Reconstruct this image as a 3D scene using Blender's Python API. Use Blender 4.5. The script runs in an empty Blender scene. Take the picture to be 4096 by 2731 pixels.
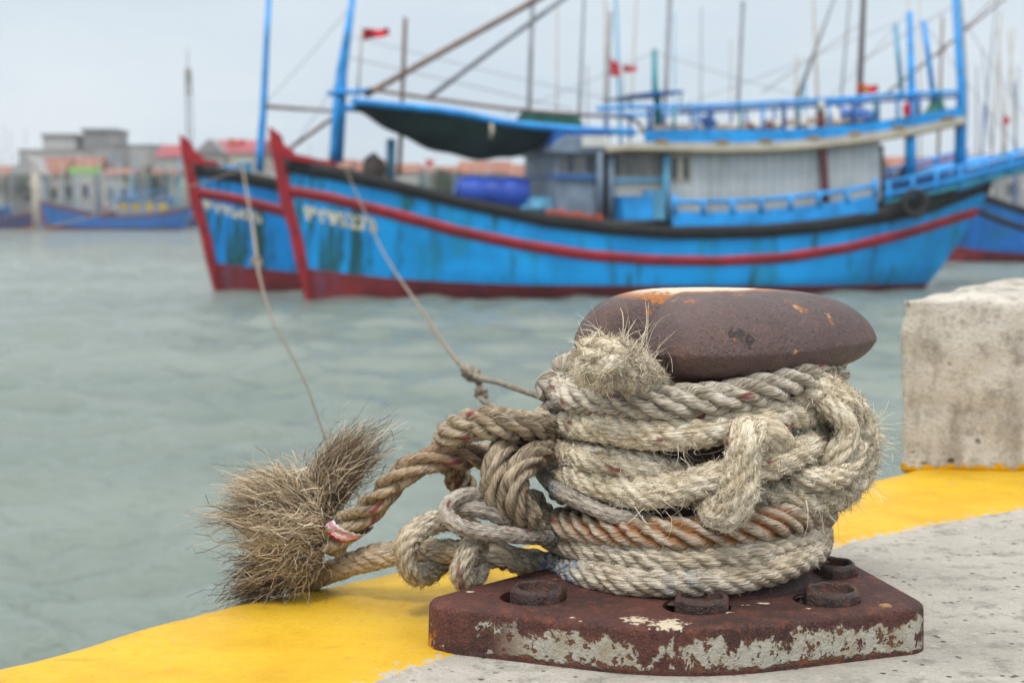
import bpy, bmesh, math, random
import numpy as np
from mathutils import Vector, Matrix
random.seed(7)
RNG = np.random.default_rng(11)
PI = math.pi
SC = bpy.context.scene
COL = SC.collection

# ------------------------------------------------------------------ camera model
F, CX, CY = 5689.0, 2048.0, 1365.5          # focal length and centre in photo pixels
PITCH = math.radians(5.35)
CAMZ = 0.52                                  # camera above the quay
WATER = CAMZ - 2.40                          # water level
K = 1 / 0.5742                               # half-size tracing pixels -> photo pixels

def ray(px, py):
    a, b = (px - CX) / F, -(py - CY) / F
    c, s = math.cos(PITCH), math.sin(PITCH)
    return np.array([a, c + b * s, -s + b * c])
CAM = np.array([0, 0, CAMZ])
def at_y(px, py, y):                         # photo pixel -> point at distance y
    d = ray(px, py); return CAM + d * (y / d[1])
def at_z(px, py, z):                         # photo pixel -> point at height z
    d = ray(px, py); return CAM + d * ((z - CAMZ) / d[2])

# ------------------------------------------------------------------ objects
def mesh_np(name, v, f):
    me = bpy.data.meshes.new(name)
    v = np.asarray(v, dtype=np.float32)
    f = np.asarray(f, dtype=np.int32)
    k = f.shape[1]
    me.vertices.add(len(v)); me.vertices.foreach_set('co', v.ravel())
    me.loops.add(f.size); me.loops.foreach_set('vertex_index', f.ravel())
    me.polygons.add(len(f)); me.polygons.foreach_set('loop_start', np.arange(0, f.size, k, dtype=np.int32))
    me.update(calc_edges=True)
    return me

def link(o, parent=None):
    COL.objects.link(o)
    if parent is not None: o.parent = parent
    return o

def obj(name, me, mat=None, parent=None, smooth=False):
    if isinstance(me, bmesh.types.BMesh):
        b = me; me = bpy.data.meshes.new(name); bmesh.ops.recalc_face_normals(b, faces=b.faces); b.to_mesh(me); b.free()
    o = bpy.data.objects.new(name, me)
    if mat is not None and not me.materials: me.materials.append(mat)
    if smooth:
        me.polygons.foreach_set('use_smooth', np.ones(len(me.polygons), dtype=bool)); me.update()
    return link(o, parent)

def smooth_by_angle(o, deg=35):
    me = o.data
    b = bmesh.new(); b.from_mesh(me)
    for e in b.edges:
        if len(e.link_faces) == 2: e.smooth = e.calc_face_angle(0) < math.radians(deg)
    for f in b.faces: f.smooth = True
    b.to_mesh(me); b.free()

def tag(o, label=None, cat=None, group=None, kind=None):
    if label: o['label'] = label
    if cat: o['category'] = cat
    if group: o['group'] = group
    if kind: o['kind'] = kind
    return o

def thing(name, label, cat, loc=(0, 0, 0), rotz=0.0, group=None):
    o = bpy.data.objects.new(name, None)
    o.empty_display_size = 0.1
    o.location = loc; o.rotation_euler = (0, 0, rotz)
    link(o); return tag(o, label, cat, group)

def copy_tree(o, parent=None):
    c = o.copy(); COL.objects.link(c); c.parent = parent
    for ch in list(o.children): copy_tree(ch, c)
    return c

def bm_box(b, c, s, rot=None):
    m = Matrix.Translation(Vector(c)) @ (rot.to_4x4() if rot is not None else Matrix.Identity(4)) @ Matrix.Diagonal((s[0], s[1], s[2], 1))
    return bmesh.ops.create_cube(b, size=1.0, matrix=m)

def bm_bevel(b, w, seg=2):
    bmesh.ops.bevel(b, geom=list(b.edges), offset=w, segments=seg, affect='EDGES', profile=0.5)

def box(name, c, s, mat, parent=None, bev=0.0):
    b = bmesh.new(); bm_box(b, c, s)
    if bev: bm_bevel(b, bev)
    return obj(name, b, mat, parent)

def frames(P):
    P = np.asarray(P, float)
    T = np.gradient(P, axis=0); T /= np.linalg.norm(T, axis=1)[:, None] + 1e-12
    up = np.array([0, 0, 1.0])
    if abs(T[0] @ up) > 0.9: up = np.array([1.0, 0, 0])
    n = up - (up @ T[0]) * T[0]; n /= np.linalg.norm(n)
    Ns = [n]
    for i in range(1, len(P)):
        n = Ns[-1] - (Ns[-1] @ T[i]) * T[i]; n /= np.linalg.norm(n); Ns.append(n)
    N = np.array(Ns); B = np.cross(T, N)
    return T, N, B

def spline(pts, step, smooth=2):
    """Catmull-Rom through the points, resampled at an even step and eased."""
    p = np.asarray(pts, float)
    p = np.vstack([2 * p[0] - p[1], p, 2 * p[-1] - p[-2]])
    out = []
    for i in range(1, len(p) - 2):
        t = np.linspace(0, 1, 24, endpoint=False)[:, None]
        a, b, c, d = p[i - 1], p[i], p[i + 1], p[i + 2]
        out.append(0.5 * ((2 * b) + (-a + c) * t + (2 * a - 5 * b + 4 * c - d) * t ** 2 + (-a + 3 * b - 3 * c + d) * t ** 3))
    out.append(p[-2][None, :]); q = np.vstack(out)
    def resample(q, st):
        s = np.r_[0, np.cumsum(np.linalg.norm(np.diff(q, axis=0), axis=1))]
        n = max(4, int(s[-1] / st)); u = np.linspace(0, s[-1], n)
        return np.stack([np.interp(u, s, q[:, k]) for k in range(3)], 1)
    q = resample(q, step)
    w = max(1, int(0.012 / step))
    for _ in range(smooth):
        r = q.copy()
        for k in range(1, w + 1):
            r += np.vstack([np.repeat(q[:1], k, 0), q[:-k]]) + np.vstack([q[k:], np.repeat(q[-1:], k, 0)])
        r /= 2 * w + 1; r[0] = q[0]; r[-1] = q[-1]
        q = resample(r, step)
    return q

def sweep(P, R, n=10, cap=True):
    """Round tube along P with radius R (number or list) -> verts, quads"""
    P = np.asarray(P, float); R = np.broadcast_to(np.asarray(R, float), (len(P),))
    T, N, B = frames(P)
    a = np.linspace(0, 2 * PI, n, endpoint=False)
    v = P[:, None, :] + R[:, None, None] * (np.cos(a)[None, :, None] * N[:, None, :] + np.sin(a)[None, :, None] * B[:, None, :])
    v = v.reshape(-1, 3)
    i = np.arange(len(P) - 1)[:, None] * n; j = np.arange(n)[None, :]; j2 = (j + 1) % n
    f = np.stack([i + j, i + j2, i + n + j2, i + n + j], -1).reshape(-1, 4)
    if cap:
        c0, c1 = len(v), len(v) + 1
        v = np.vstack([v, P[:1], P[-1:]])
        jj = np.arange(n); k = (len(P) - 1) * n
        f = np.vstack([f, np.stack([np.full(n, c0), (jj + 1) % n, jj, np.full(n, c0)], 1),
                       np.stack([np.full(n, c1), k + jj, k + (jj + 1) % n, np.full(n, c1)], 1)])
        me_f = [list(dict.fromkeys(q)) for q in f.tolist()]
        return v, me_f
    return v, f

def tube(name, P, R, mat, parent=None, n=10, smooth=True):
    v, f = sweep(P, R, n)
    me = bpy.data.meshes.new(name); me.from_pydata(v.tolist(), [], f)
    return obj(name, me, mat, parent, smooth)

def tubes(name, list_of, mat, parent=None, n=8):
    V, Fc, k = [], [], 0
    for P, R in list_of:
        v, f = sweep(P, R, n); V.append(v); Fc += [[i + k for i in q] for q in f]; k += len(v)
    me = bpy.data.meshes.new(name); me.from_pydata(np.vstack(V).tolist(), [], Fc)
    return obj(name, me, mat, parent, True)

# ------------------------------------------------------------------ materials
class NT:
    def __init__(s, name):
        s.m = bpy.data.materials.new(name); s.m.use_nodes = True
        s.t = s.m.node_tree; s.t.nodes.clear()
        s.out = s.t.nodes.new('ShaderNodeOutputMaterial')
        s.b = s.t.nodes.new('ShaderNodeBsdfPrincipled')
        s.t.links.new(s.b.outputs[0], s.out.inputs['Surface'])
    def n(s, ty, ins=None, **props):
        nd = s.t.nodes.new(ty)
        for k, v in props.items(): setattr(nd, k, v)
        for k, v in (ins or {}).items(): s.set(nd.inputs[k], v)
        return nd
    def set(s, sock, v):
        if isinstance(v, bpy.types.NodeSocket): s.t.links.new(v, sock)
        else:
            if isinstance(v, tuple) and len(v) == 3 and sock.type == 'RGBA': v = (*v, 1)
            sock.default_value = v
    def bs(s, **kw):
        for k, v in kw.items():
            s.set(s.b.inputs[{'color': 'Base Color', 'rough': 'Roughness', 'metal': 'Metallic', 'normal': 'Normal', 'spec': 'Specular IOR Level', 'ior': 'IOR'}[k]], v)
    def co(s, which='Object'): return s.n('ShaderNodeTexCoord').outputs[which]
    def attr(s, name): return s.n('ShaderNodeAttribute', attribute_name=name)
    def mapv(s, v, scale=(1, 1, 1), loc=(0, 0, 0)):
        return s.n('ShaderNodeMapping', {'Vector': v, 'Scale': scale, 'Location': loc}).outputs[0]
    def noise(s, v, scale, detail=4, rough=0.55, dist=0.0):
        return s.n('ShaderNodeTexNoise', {'Vector': v, 'Scale': scale, 'Detail': detail, 'Roughness': rough, 'Distortion': dist}).outputs['Fac']
    def vor(s, v, scale, feature='F1'):
        return s.n('ShaderNodeTexVoronoi', {'Vector': v, 'Scale': scale}, feature=feature).outputs['Distance']
    def ramp(s, fac, lo, hi, a=0.0, b=1.0):
        return s.n('ShaderNodeMapRange', {'Value': fac, 'From Min': lo, 'From Max': hi, 'To Min': a, 'To Max': b}, interpolation_type='SMOOTHSTEP').outputs[0]
    def math(s, op, a, b=0.5, c=0.0):
        return s.n('ShaderNodeMath', {0: a, 1: b, 2: c}, operation=op).outputs[0]
    def mix(s, fac, a, b, mode='MIX'):
        nd = s.n('ShaderNodeMix', data_type='RGBA', blend_type=mode)
        s.set(nd.inputs[0], fac); s.set(nd.inputs[6], a); s.set(nd.inputs[7], b)
        return nd.outputs[2]
    def sep(s, v):
        return s.n('ShaderNodeSeparateXYZ', {0: v}).outputs
    def bump(s, h, strength=0.3, dist=0.01, normal=None):
        ins = {'Height': h, 'Strength': strength, 'Distance': dist}
        if normal is not None: ins['Normal'] = normal
        return s.n('ShaderNodeBump', ins).outputs[0]

def srgb(r, g, b):
    f = lambda c: (c / 255) / 12.92 if c / 255 <= 0.04045 else ((c / 255 + 0.055) / 1.055) ** 2.4
    return (f(r), f(g), f(b))

def paint(name, col, var=0.25, scale=3.0, rough=0.5, dirt=None, dirt_amt=0.35, bump=0.1):
    """weathered paint: uneven tone, streaked dirt"""
    m = NT(name); co = m.co()
    n1 = m.noise(co, scale, 5); n2 = m.noise(m.mapv(co, (3 * scale, 3 * scale, 0.4 * scale)), 1.0, 4)
    dk = tuple(c * (1 - var) for c in col); lt = tuple(min(0.9, c * (1 + var)) for c in col)
    c = m.mix(m.ramp(n1, 0.3, 0.7), dk, lt)
    c = m.mix(m.ramp(n2, 0.55, 0.75, 0, dirt_amt), c, dirt or tuple(0.4 * x + 0.02 for x in col))
    m.bs(color=c, rough=rough, normal=m.bump(n1, bump, 0.02))
    return m.m
# ------------------------------------------------------------------ material library
M = {}
def mk_rope(name, light, mid, dirt, dirt_amt=0.5, rough=0.9):
    m = NT(name)
    co = m.attr('ropeco').outputs['Vector']; tone = m.attr('tone').outputs['Fac']
    fine = m.noise(m.mapv(co, (620, 620, 80)), 1.0, 3, 0.6)
    yarn = m.noise(m.mapv(co, (300, 300, 40)), 1.0, 3, 0.6)
    blot = m.noise(m.mapv(co, (38, 38, 30)), 1.0, 4, 0.6)
    grime = m.noise(m.mapv(co, (90, 90, 55), (3, 1, 7)), 1.0, 5, 0.7)
    c = m.mix(m.ramp(blot, 0.32, 0.68), mid, light)
    c = m.mix(m.ramp(yarn, 0.45, 0.65, 0.0, 0.6), c, light)
    c = m.mix(m.ramp(yarn, 0.48, 0.34, 0.0, 0.65), c, dirt)
    c = m.mix(m.ramp(fine, 0.5, 0.66, 0, 0.45), c, dirt)
    c = m.mix(m.ramp(grime, 0.5, 0.7, 0, dirt_amt), c, dirt)
    c = m.mix(m.ramp(tone, 0.5, 1.0), c, light)
    c = m.mix(m.ramp(tone, 0.5, 0.0), c, dirt)
    rn = m.noise(m.mapv(co, (300, 300, 40)), 1.0, 3)
    c = m.mix(m.math('MULTIPLY', m.attr('rust').outputs['Fac'], m.ramp(rn, 0.2, 0.6)), c, (0.33, 0.115, 0.025))
    c = m.mix(m.math('MULTIPLY', m.attr('tracer').outputs['Fac'], 0.85), c, (0.21, 0.035, 0.040))
    sn = m.noise(m.mapv(co, (160, 160, 90)), 1.0, 4, 0.7)
    c = m.mix(m.math('MULTIPLY', m.attr('stain').outputs['Fac'], m.ramp(sn, 0.46, 0.6)), c, (0.03, 0.15, 0.32))
    h = m.math('ADD', m.math('MULTIPLY', yarn, 1.0), m.math('MULTIPLY', fine, 0.5))
    m.bs(color=c, rough=rough, spec=0.15, normal=m.bump(h, 1.0, 0.004))
    return m.m
M['rope_grey'] = mk_rope('weathered grey laid rope', (0.66, 0.60, 0.50), (0.36, 0.305, 0.225), (0.10, 0.082, 0.06), 0.7)
M['rope_cream'] = mk_rope('cream fuzzy rope', (0.88, 0.80, 0.64), (0.68, 0.565, 0.39), (0.24, 0.165, 0.085), 0.6)
M['rope_rust'] = mk_rope('rust stained rope', (0.64, 0.57, 0.46), (0.40, 0.315, 0.21), (0.12, 0.085, 0.055), 0.6)
M['rope_brown'] = mk_rope('brown dirty rope', (0.50, 0.41, 0.295), (0.275, 0.205, 0.13), (0.060, 0.048, 0.038), 0.75)
M['rope_tan'] = mk_rope('tan fuzzy rope', (0.72, 0.645, 0.52), (0.48, 0.385, 0.26), (0.14, 0.10, 0.06), 0.65)
M['rope_thin'] = mk_rope('grey braided line', (0.54, 0.48, 0.41), (0.31, 0.265, 0.215), (0.085, 0.072, 0.06), 0.7)
M['fray'] = mk_rope('frayed fibres', (0.66, 0.53, 0.37), (0.38, 0.27, 0.16), (0.075, 0.06, 0.048), 0.3)
M['line'] = mk_rope('mooring line', (0.42, 0.36, 0.28), (0.25, 0.20, 0.15), (0.12, 0.10, 0.08), 0.4)

def rust_iron(name, kind):
    m = NT(name); co = m.co(); geo = m.n('ShaderNodeNewGeometry'); nz = m.sep(geo.outputs['Normal'])[2]
    xyz = m.sep(co)
    big = m.noise(co, 9, 6, 0.65); med = m.noise(co, 34, 6, 0.7); fine = m.noise(co, 190, 4, 0.7)
    grain = m.noise(co, 420, 3, 0.6)
    if kind == 'head': a, b2, c3 = (0.092, 0.052, 0.046), (0.058, 0.034, 0.032), (0.150, 0.084, 0.064)
    elif kind == 'plate': a, b2, c3 = (0.100, 0.036, 0.028), (0.042, 0.020, 0.018), (0.19, 0.062, 0.032)
    else: a, b2, c3 = (0.060, 0.027, 0.020), (0.026, 0.018, 0.017), (0.16, 0.055, 0.022)
    c = m.mix(m.ramp(big, 0.35, 0.65), a, b2)
    c = m.mix(m.ramp(med, 0.50, 0.72, 0, 0.8), c, c3)
    c = m.mix(m.ramp(fine, 0.54, 0.70, 0, 0.85), c, (0.022, 0.014, 0.014))
    c = m.mix(m.ramp(grain, 0.54, 0.72, 0, 0.5), c, (0.21, 0.14, 0.12))
    org = m.noise(co, 16, 5, 0.7)
    c = m.mix(m.math('MULTIPLY', m.ramp(org, 0.60, 0.74), m.ramp(med, 0.40, 0.62)), c, (0.21, 0.065, 0.016))
    if kind == 'head':
        p = m.mapv(co, (1 / 0.10, 1 / 0.075, 0), (0.045 / 0.10, -0.03 / 0.075, 0))
        d = m.n('ShaderNodeVectorMath', {0: p}, operation='LENGTH').outputs['Value']
        d = m.math('ADD', d, m.math('MULTIPLY', m.math('SUBTRACT', med, 0.5), 0.9))
        top = m.ramp(xyz[2], 0.0335, 0.0405)
        w1 = m.math('MULTIPLY', m.ramp(d, 1.12, 0.95), top)
        o1 = m.math('MULTIPLY', m.ramp(d, 1.55, 1.05), m.ramp(xyz[2], 0.028, 0.036))
        c = m.mix(m.math('MULTIPLY', o1, 0.85), c, (0.38, 0.12, 0.02))
        crm = m.mix(m.ramp(fine, 0.45, 0.7), (0.55, 0.47, 0.33), (0.68, 0.63, 0.52))
        c = m.mix(w1, c, crm)
        sp = m.vor(co, 11); c = m.mix(m.math('MULTIPLY', m.ramp(sp, 0.16, 0.05), m.ramp(med, 0.42, 0.6)), c, (0.32, 0.15, 0.05))
    if kind == 'plate':
        # flaking grey paint left on the upright sides
        side = m.ramp(nz, 0.45, 0.15)
        e = m.noise(m.mapv(co, (26, 26, 19)), 1.0, 8, 0.72, 0.3)
        lowz = m.math('ADD', m.ramp(xyz[2], 0.057, 0.026, -0.12, 0.095), m.math('MULTIPLY', m.math('SUBTRACT', m.noise(m.mapv(co, (6, 6, 3), (5.2, 1.0, 0)), 1.0, 3), 0.5), 0.35))
        pm = m.math('MULTIPLY', m.ramp(m.math('ADD', e, lowz), 0.497, 0.512), side)
        pm = m.math('MULTIPLY', pm, m.ramp(m.math('ADD', xyz[2], m.math('MULTIPLY', m.noise(co, 50, 4, 0.7), -0.022)), -0.006, -0.003))
        lft = m.ramp(xyz[0], -0.26, -0.20); lft = m.math('MAXIMUM', lft, m.ramp(m.noise(m.mapv(co, (30, 30, 22), (2, 9, 4)), 1.0, 5, 0.7), 0.60, 0.63)); pm = m.math('MULTIPLY', pm, lft)
        vch = m.vor(co, 62); pm = m.math('MULTIPLY', pm, m.math('MAXIMUM', m.ramp(vch, 0.15, 0.20), m.ramp(m.noise(co, 21, 3), 0.60, 0.54)))
        pits = m.noise(co, 70, 4, 0.7); pm = m.math('MULTIPLY', pm, m.ramp(pits, 0.60, 0.56))
        rim = m.math('MULTIPLY', m.math('MULTIPLY', m.ramp(m.math('ADD', e, lowz), 0.478, 0.497), side), m.ramp(xyz[2], 0.003, 0.007))
        c = m.mix(m.math('MULTIPLY', m.math('MULTIPLY', rim, lft), 0.5), c, (0.20, 0.08, 0.03))
        pc = m.mix(m.ramp(m.noise(co, 45, 5, 0.7), 0.40, 0.65), (0.40, 0.38, 0.325), (0.33, 0.285, 0.20))
        c = m.mix(pm, c, pc)
        tp = m.math('MULTIPLY', m.ramp(m.noise(m.mapv(co, (26, 40, 10), (0.4, 2.2, 0)), 1.0, 5, 0.6), 0.685, 0.70), m.ramp(nz, 0.8, 0.95))
        c = m.mix(tp, c, (0.58, 0.47, 0.33))
        h = m.math('ADD', m.math('MULTIPLY', fine, 0.6), m.math('ADD', med, m.math('MULTIPLY', pm, 0.5)))
        m.bs(color=c, rough=m.ramp(pm, 0, 1, 0.72, 0.6), spec=0.3, normal=m.bump(h, 1.0, 0.006))
        return m.m
    h = m.math('ADD', m.math('MULTIPLY', fine, 0.55), m.math('ADD', m.math('MULTIPLY', med, 0.9), m.math('MULTIPLY', grain, 0.3)))
    m.bs(color=c, rough=m.ramp(med, 0.3, 0.7, 0.40, 0.66), spec=0.5, normal=m.bump(h, 0.9 if kind == 'head' else 1.0, 0.005))
    return m.m
M['rust_head'] = rust_iron('brown rusted iron', 'head')
M['rust_plate'] = rust_iron('rusted iron with flaking paint', 'plate')
M['rust_nut'] = rust_iron('heavily rusted nut', 'nut')

def mk_concrete(name, base, pits, streak=False, paintfoot=False):
    m = NT(name); co = m.co()
    xyz = m.sep(co)
    big = m.noise(co, 3.0, 6, 0.6); med = m.noise(co, 22, 6, 0.7); fine = m.noise(co, 160, 4, 0.75)
    c = m.mix(m.ramp(big, 0.3, 0.7), tuple(x * 0.78 for x in base), tuple(x * 1.12 for x in base))
    c = m.mix(m.ramp(med, 0.48, 0.66, 0, 0.75), c, tuple(x * 0.5 for x in base))
    c = m.mix(m.ramp(fine, 0.52, 0.78, 0, 0.7), c, tuple(x * y for x, y in zip(base, (0.38, 0.35, 0.31))))
    lt = m.noise(co, 60, 4, 0.7)
    c = m.mix(m.ramp(lt, 0.56, 0.76, 0, 0.6), c, tuple(min(0.75, x * 1.5) for x in base))
    if streak:
        st = m.noise(m.mapv(co, (15, 15, 4.5)), 1.0, 6, 0.68)
        c = m.mix(m.ramp(st, 0.48, 0.66, 0, 0.5), c, (0.19, 0.15, 0.105))
    pv = m.vor(m.mapv(co, (1, 1, 1)), pits); pn = m.noise(co, 14, 3)
    pit = m.math('MULTIPLY', m.ramp(pv, 0.22, 0.08), m.ramp(pn, 0.46, 0.58))
    c = m.mix(m.math('MULTIPLY', pit, 0.8), c, (0.06, 0.045, 0.03))
    if paintfoot:
        pe = m.math('ADD', xyz[2], m.math('MULTIPLY', m.math('SUBTRACT', m.noise(m.mapv(co, (40, 40, 12)), 1.0, 5, 0.7), 0.5), 0.05))
        c = m.mix(m.ramp(pe, 0.017, 0.012), c, srgb(236, 172, 8))
    h = m.math('SUBTRACT', m.math('ADD', med, m.math('MULTIPLY', fine, 0.7)), m.math('MULTIPLY', pit, 1.2))
    m.bs(color=c, rough=0.92, spec=0.2, normal=m.bump(h, 1.0, 0.011))
    return m.m
M['quay'] = mk_concrete('worn quay concrete', (0.53, 0.49, 0.43), 60)
M['block'] = mk_concrete('pitted concrete block', (0.70, 0.65, 0.57), 24, True, True)

m = NT('worn yellow road paint'); co = m.co()
n1 = m.noise(co, 7, 6, 0.6); n2 = m.noise(m.mapv(co, (60, 60, 60)), 1.0, 5, 0.7); sc = m.noise(m.mapv(co, (14, 90, 30)), 1.0, 5, 0.7)
c = m.mix(m.ramp(n1, 0.3, 0.7), (0.50, 0.28, 0.006), (0.61, 0.375, 0.014))
c = m.mix(m.ramp(m.noise(co, 2.2, 3), 0.45, 0.7, 0, 0.4), c, (0.70, 0.45, 0.04))
c = m.mix(m.ramp(n2, 0.54, 0.70, 0, 0.4), c, (0.42, 0.22, 0.02))
c = m.mix(m.ramp(m.noise(m.mapv(co, (3, 3, 3), (1.7, 0.3, 0)), 1.0, 6, 0.65), 0.50, 0.72, 0, 0.22), c, (0.50, 0.30, 0.05))
sp_ = m.noise(co, 130, 3, 0.7); c = m.mix(m.ramp(sp_, 0.69, 0.73, 0, 0.7), c, (0.20, 0.13, 0.05))
c = m.mix(m.ramp(sc, 0.635, 0.70, 0, 0.75), c, (0.36, 0.28, 0.16))
rb_ = m.noise(m.mapv(co, (5, 5, 5), (3, 8, 0)), 1.0, 3); rs_ = m.noise(m.n('ShaderNodeMapping', {'Vector': co, 'Rotation': (0, 0, -0.72), 'Scale': (5, 60, 20)}).outputs[0], 1.0, 5, 0.7)
c = m.mix(m.math('MULTIPLY', m.ramp(rs_, 0.56, 0.68, 0, 0.55), m.ramp(rb_, 0.48, 0.62)), c, (0.16, 0.11, 0.04))
edge = m.attr('edge').outputs['Fac']
fl = m.math('ADD', m.noise(co, 55, 6, 0.72), m.math('MULTIPLY', edge, 0.24))
c = m.mix(m.ramp(fl, 0.70, 0.73), c, (0.40, 0.37, 0.32))
m.bs(color=c, rough=m.ramp(n2, 0.3, 0.7, 0.45, 0.7), spec=0.3, normal=m.bump(m.math('ADD', n2, m.math('MULTIPLY', n1, 1.5)), 0.35, 0.004))
M['yellow'] = m.m

# water
m = NT('harbour water'); co = m.co()
b1 = m.noise(m.mapv(co, (2.0, 4.6, 1)), 1.0, 4, 0.6); b2 = m.noise(m.mapv(co, (6, 12, 1)), 1.0, 5, 0.65)
h = m.math('ADD', b1, m.math('MULTIPLY', b2, 0.5))
tint = m.noise(m.mapv(co, (0.05, 0.16, 1)), 1.0, 4)
c = m.mix(m.ramp(tint, 0.35, 0.65), (0.145, 0.186, 0.162), (0.205, 0.242, 0.214))
m.bs(color=c, rough=0.10, ior=1.33, spec=0.5, normal=m.bump(h, 0.75, 0.16))
M['water'] = m.m

# boats
def mk_hull(name, col, moss):
    m = NT(name); co = m.co()
    n1 = m.noise(co, 0.9, 5); pl = m.noise(m.mapv(co, (0.15, 0.5, 5.0)), 1.0, 3)
    c = m.mix(m.ramp(n1, 0.3, 0.7), tuple(x * 0.80 for x in col), tuple(min(.9, x * 1.15) for x in col))
    c = m.mix(m.ramp(pl, 0.45, 0.7, 0, 0.25), c, tuple(x * 0.6 for x in col))
    st = m.noise(m.mapv(co, (2.6, 0.3, 0.32)), 1.0, 4, 0.65, 0.2)
    ar = m.noise(m.mapv(co, (0.35, 0.2, 0.3), (4, 0, 2)), 1.0, 3)
    x = m.sep(co)[0]
    bow = m.ramp(x, 9.0, 0.5, 0.0, 0.10)
    s1 = m.ramp(m.math('ADD', st, bow), 0.575, 0.69)
    s1 = m.math('MULTIPLY', s1, m.ramp(ar, 0.34, 0.52))
    c = m.mix(m.math('MULTIPLY', s1, moss), c, (0.012, 0.075, 0.055))
    te = m.noise(m.mapv(co, (1.3, 0.3, 0.5), (9, 2, 5)), 1.0, 4)
    c = m.mix(m.ramp(te, 0.52, 0.7, 0, 0.55 * moss), c, (0.012, 0.22, 0.27))
    m.bs(color=c, rough=0.42, spec=0.4, normal=m.bump(pl, 0.2, 0.02))
    return m.m
BLUE = (0.002, 0.33, 0.84)
M['hull_blue'] = mk_hull('blue hull paint with green streaks', BLUE, 0.9)
M['hull_mid'] = mk_hull('slightly deeper blue hull paint', (0.002, 0.27, 0.76), 0.95)
M['hull_deep'] = mk_hull('deep blue hull paint', (0.008, 0.15, 0.52), 0.5)
M['hull_navy'] = mk_hull('navy hull paint', (0.02, 0.05, 0.19), 0.4)
M['boat_blue'] = paint('blue deckhouse paint', (0.008, 0.285, 0.74), 0.25, 2.0, 0.45, (0.01, 0.16, 0.26), 0.5)
M['boat_dark_blue'] = paint('dark blue boat paint', (0.012, 0.095, 0.33), 0.3, 2.0, 0.5)
M['boat_pale_blue'] = paint('pale blue boat paint', (0.10, 0.33, 0.52), 0.2, 2.0, 0.5)
M['boat_teal'] = paint('teal boat paint', (0.02, 0.23, 0.27), 0.2, 2.0, 0.5)
M['red'] = paint('dark red boat paint', (0.30, 0.004, 0.012), 0.3, 1.5, 0.5, (0.10, 0.012, 0.012), 0.5)
M['antifoul'] = paint('red brown bottom paint', (0.17, 0.014, 0.018), 0.4, 1.2, 0.6, (0.05, 0.08, 0.20), 0.5)
M['black'] = paint('black rubbing strake', (0.007, 0.008, 0.010), 0.35, 2.0, 0.7, (0.07, 0.05, 0.03), 0.5)
M['cream'] = paint('cream eave paint', (0.50, 0.47, 0.40), 0.15, 1.0, 0.6, (0.36, 0.20, 0.03), 0.75)
M['ochre'] = paint('ochre rust edge', (0.36, 0.20, 0.03), 0.3, 2.0, 0.7)
M['greyblue'] = paint('grey blue wheelhouse paint', (0.175, 0.235, 0.32), 0.2, 2.5, 0.55)
M['glass'] = paint('dark window glass', (0.03, 0.035, 0.045), 0.3, 3.0, 0.15)
M['glass_grey'] = paint('dusty grey window glass', (0.13, 0.125, 0.12), 0.35, 6.0, 0.3)
M['pole_brown'] = paint('bare wooden pole', (0.20, 0.135, 0.105), 0.25, 2.0, 0.8)
M['pole_pale'] = paint('bamboo pole', (0.40, 0.36, 0.30), 0.2, 2.0, 0.8)
M['pole_grey'] = paint('grey pole', (0.22, 0.23, 0.26), 0.2, 2.0, 0.7)
M['dark_wood'] = paint('dark mast wood', (0.060, 0.045, 0.05), 0.3, 2.0, 0.7)
M['maroon'] = paint('maroon exhaust pipe', (0.13, 0.03, 0.035), 0.2, 2.0, 0.6)
M['white'] = paint('off white paint', (0.62, 0.62, 0.60), 0.12, 2.0, 0.6, (0.30, 0.25, 0.17), 0.4)
M['deck'] = paint('grey wooden deck', (0.12, 0.10, 0.085), 0.3, 2.0, 0.8)
M['rubber'] = paint('black tyre rubber', (0.014, 0.014, 0.016), 0.3, 5.0, 0.75)
M['plastic_blue'] = paint('blue plastic drum', (0.025, 0.090, 0.52), 0.2, 2.0, 0.35)
M['orange'] = paint('orange fishing floats', (0.36, 0.055, 0.022), 0.3, 6.0, 0.6)
M['green'] = paint('green net', (0.02, 0.13, 0.09), 0.3, 6.0, 0.8)
M['flag_red'] = paint('red flag cloth', (0.52, 0.008, 0.022), 0.15, 4.0, 0.75)
M['star'] = paint('yellow star', (0.75, 0.50, 0.02), 0.1, 4.0, 0.7)
m = NT('white cabin boarding'); co = m.co()
gr = m.n('ShaderNodeTexWave', {'Vector': co, 'Scale': 1.15, 'Distortion': 0.0}, bands_direction='X').outputs['Fac']
n1 = m.noise(co, 1.3, 5); st = m.noise(m.mapv(co, (2.5, 1, 0.3)), 1.0, 4)
c = m.mix(m.ramp(n1, 0.3, 0.7), (0.40, 0.45, 0.48), (0.52, 0.56, 0.58))
c = m.mix(m.ramp(gr, 0.05, 0.0, 0, 0.6), c, (0.20, 0.22, 0.23))
c = m.mix(m.ramp(st, 0.56, 0.75, 0, 0.5), c, (0.30, 0.25, 0.18))
m.bs(color=c, rough=0.6); M['cabin_white'] = m.m
m = NT('dark green shade netting'); co = m.co()
n1 = m.noise(co, 1.2, 4); n2 = m.noise(co, 14, 3)
c = m.mix(m.ramp(n1, 0.35, 0.7), (0.008, 0.026, 0.028), (0.028, 0.065, 0.068))
c = m.mix(m.ramp(n2, 0.55, 0.75, 0, 0.4), c, (0.06, 0.10, 0.11))
m.bs(color=c, rough=0.85)
tr = m.n('ShaderNodeBsdfTranslucent', {'Color': (0.02, 0.10, 0.10, 1)}).outputs[0]
mx = m.n('ShaderNodeMixShader', {0: 0.3, 1: m.b.outputs[0], 2: tr}); m.t.links.new(mx.outputs[0], m.out.inputs['Surface'])
M['net'] = m.m
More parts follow.
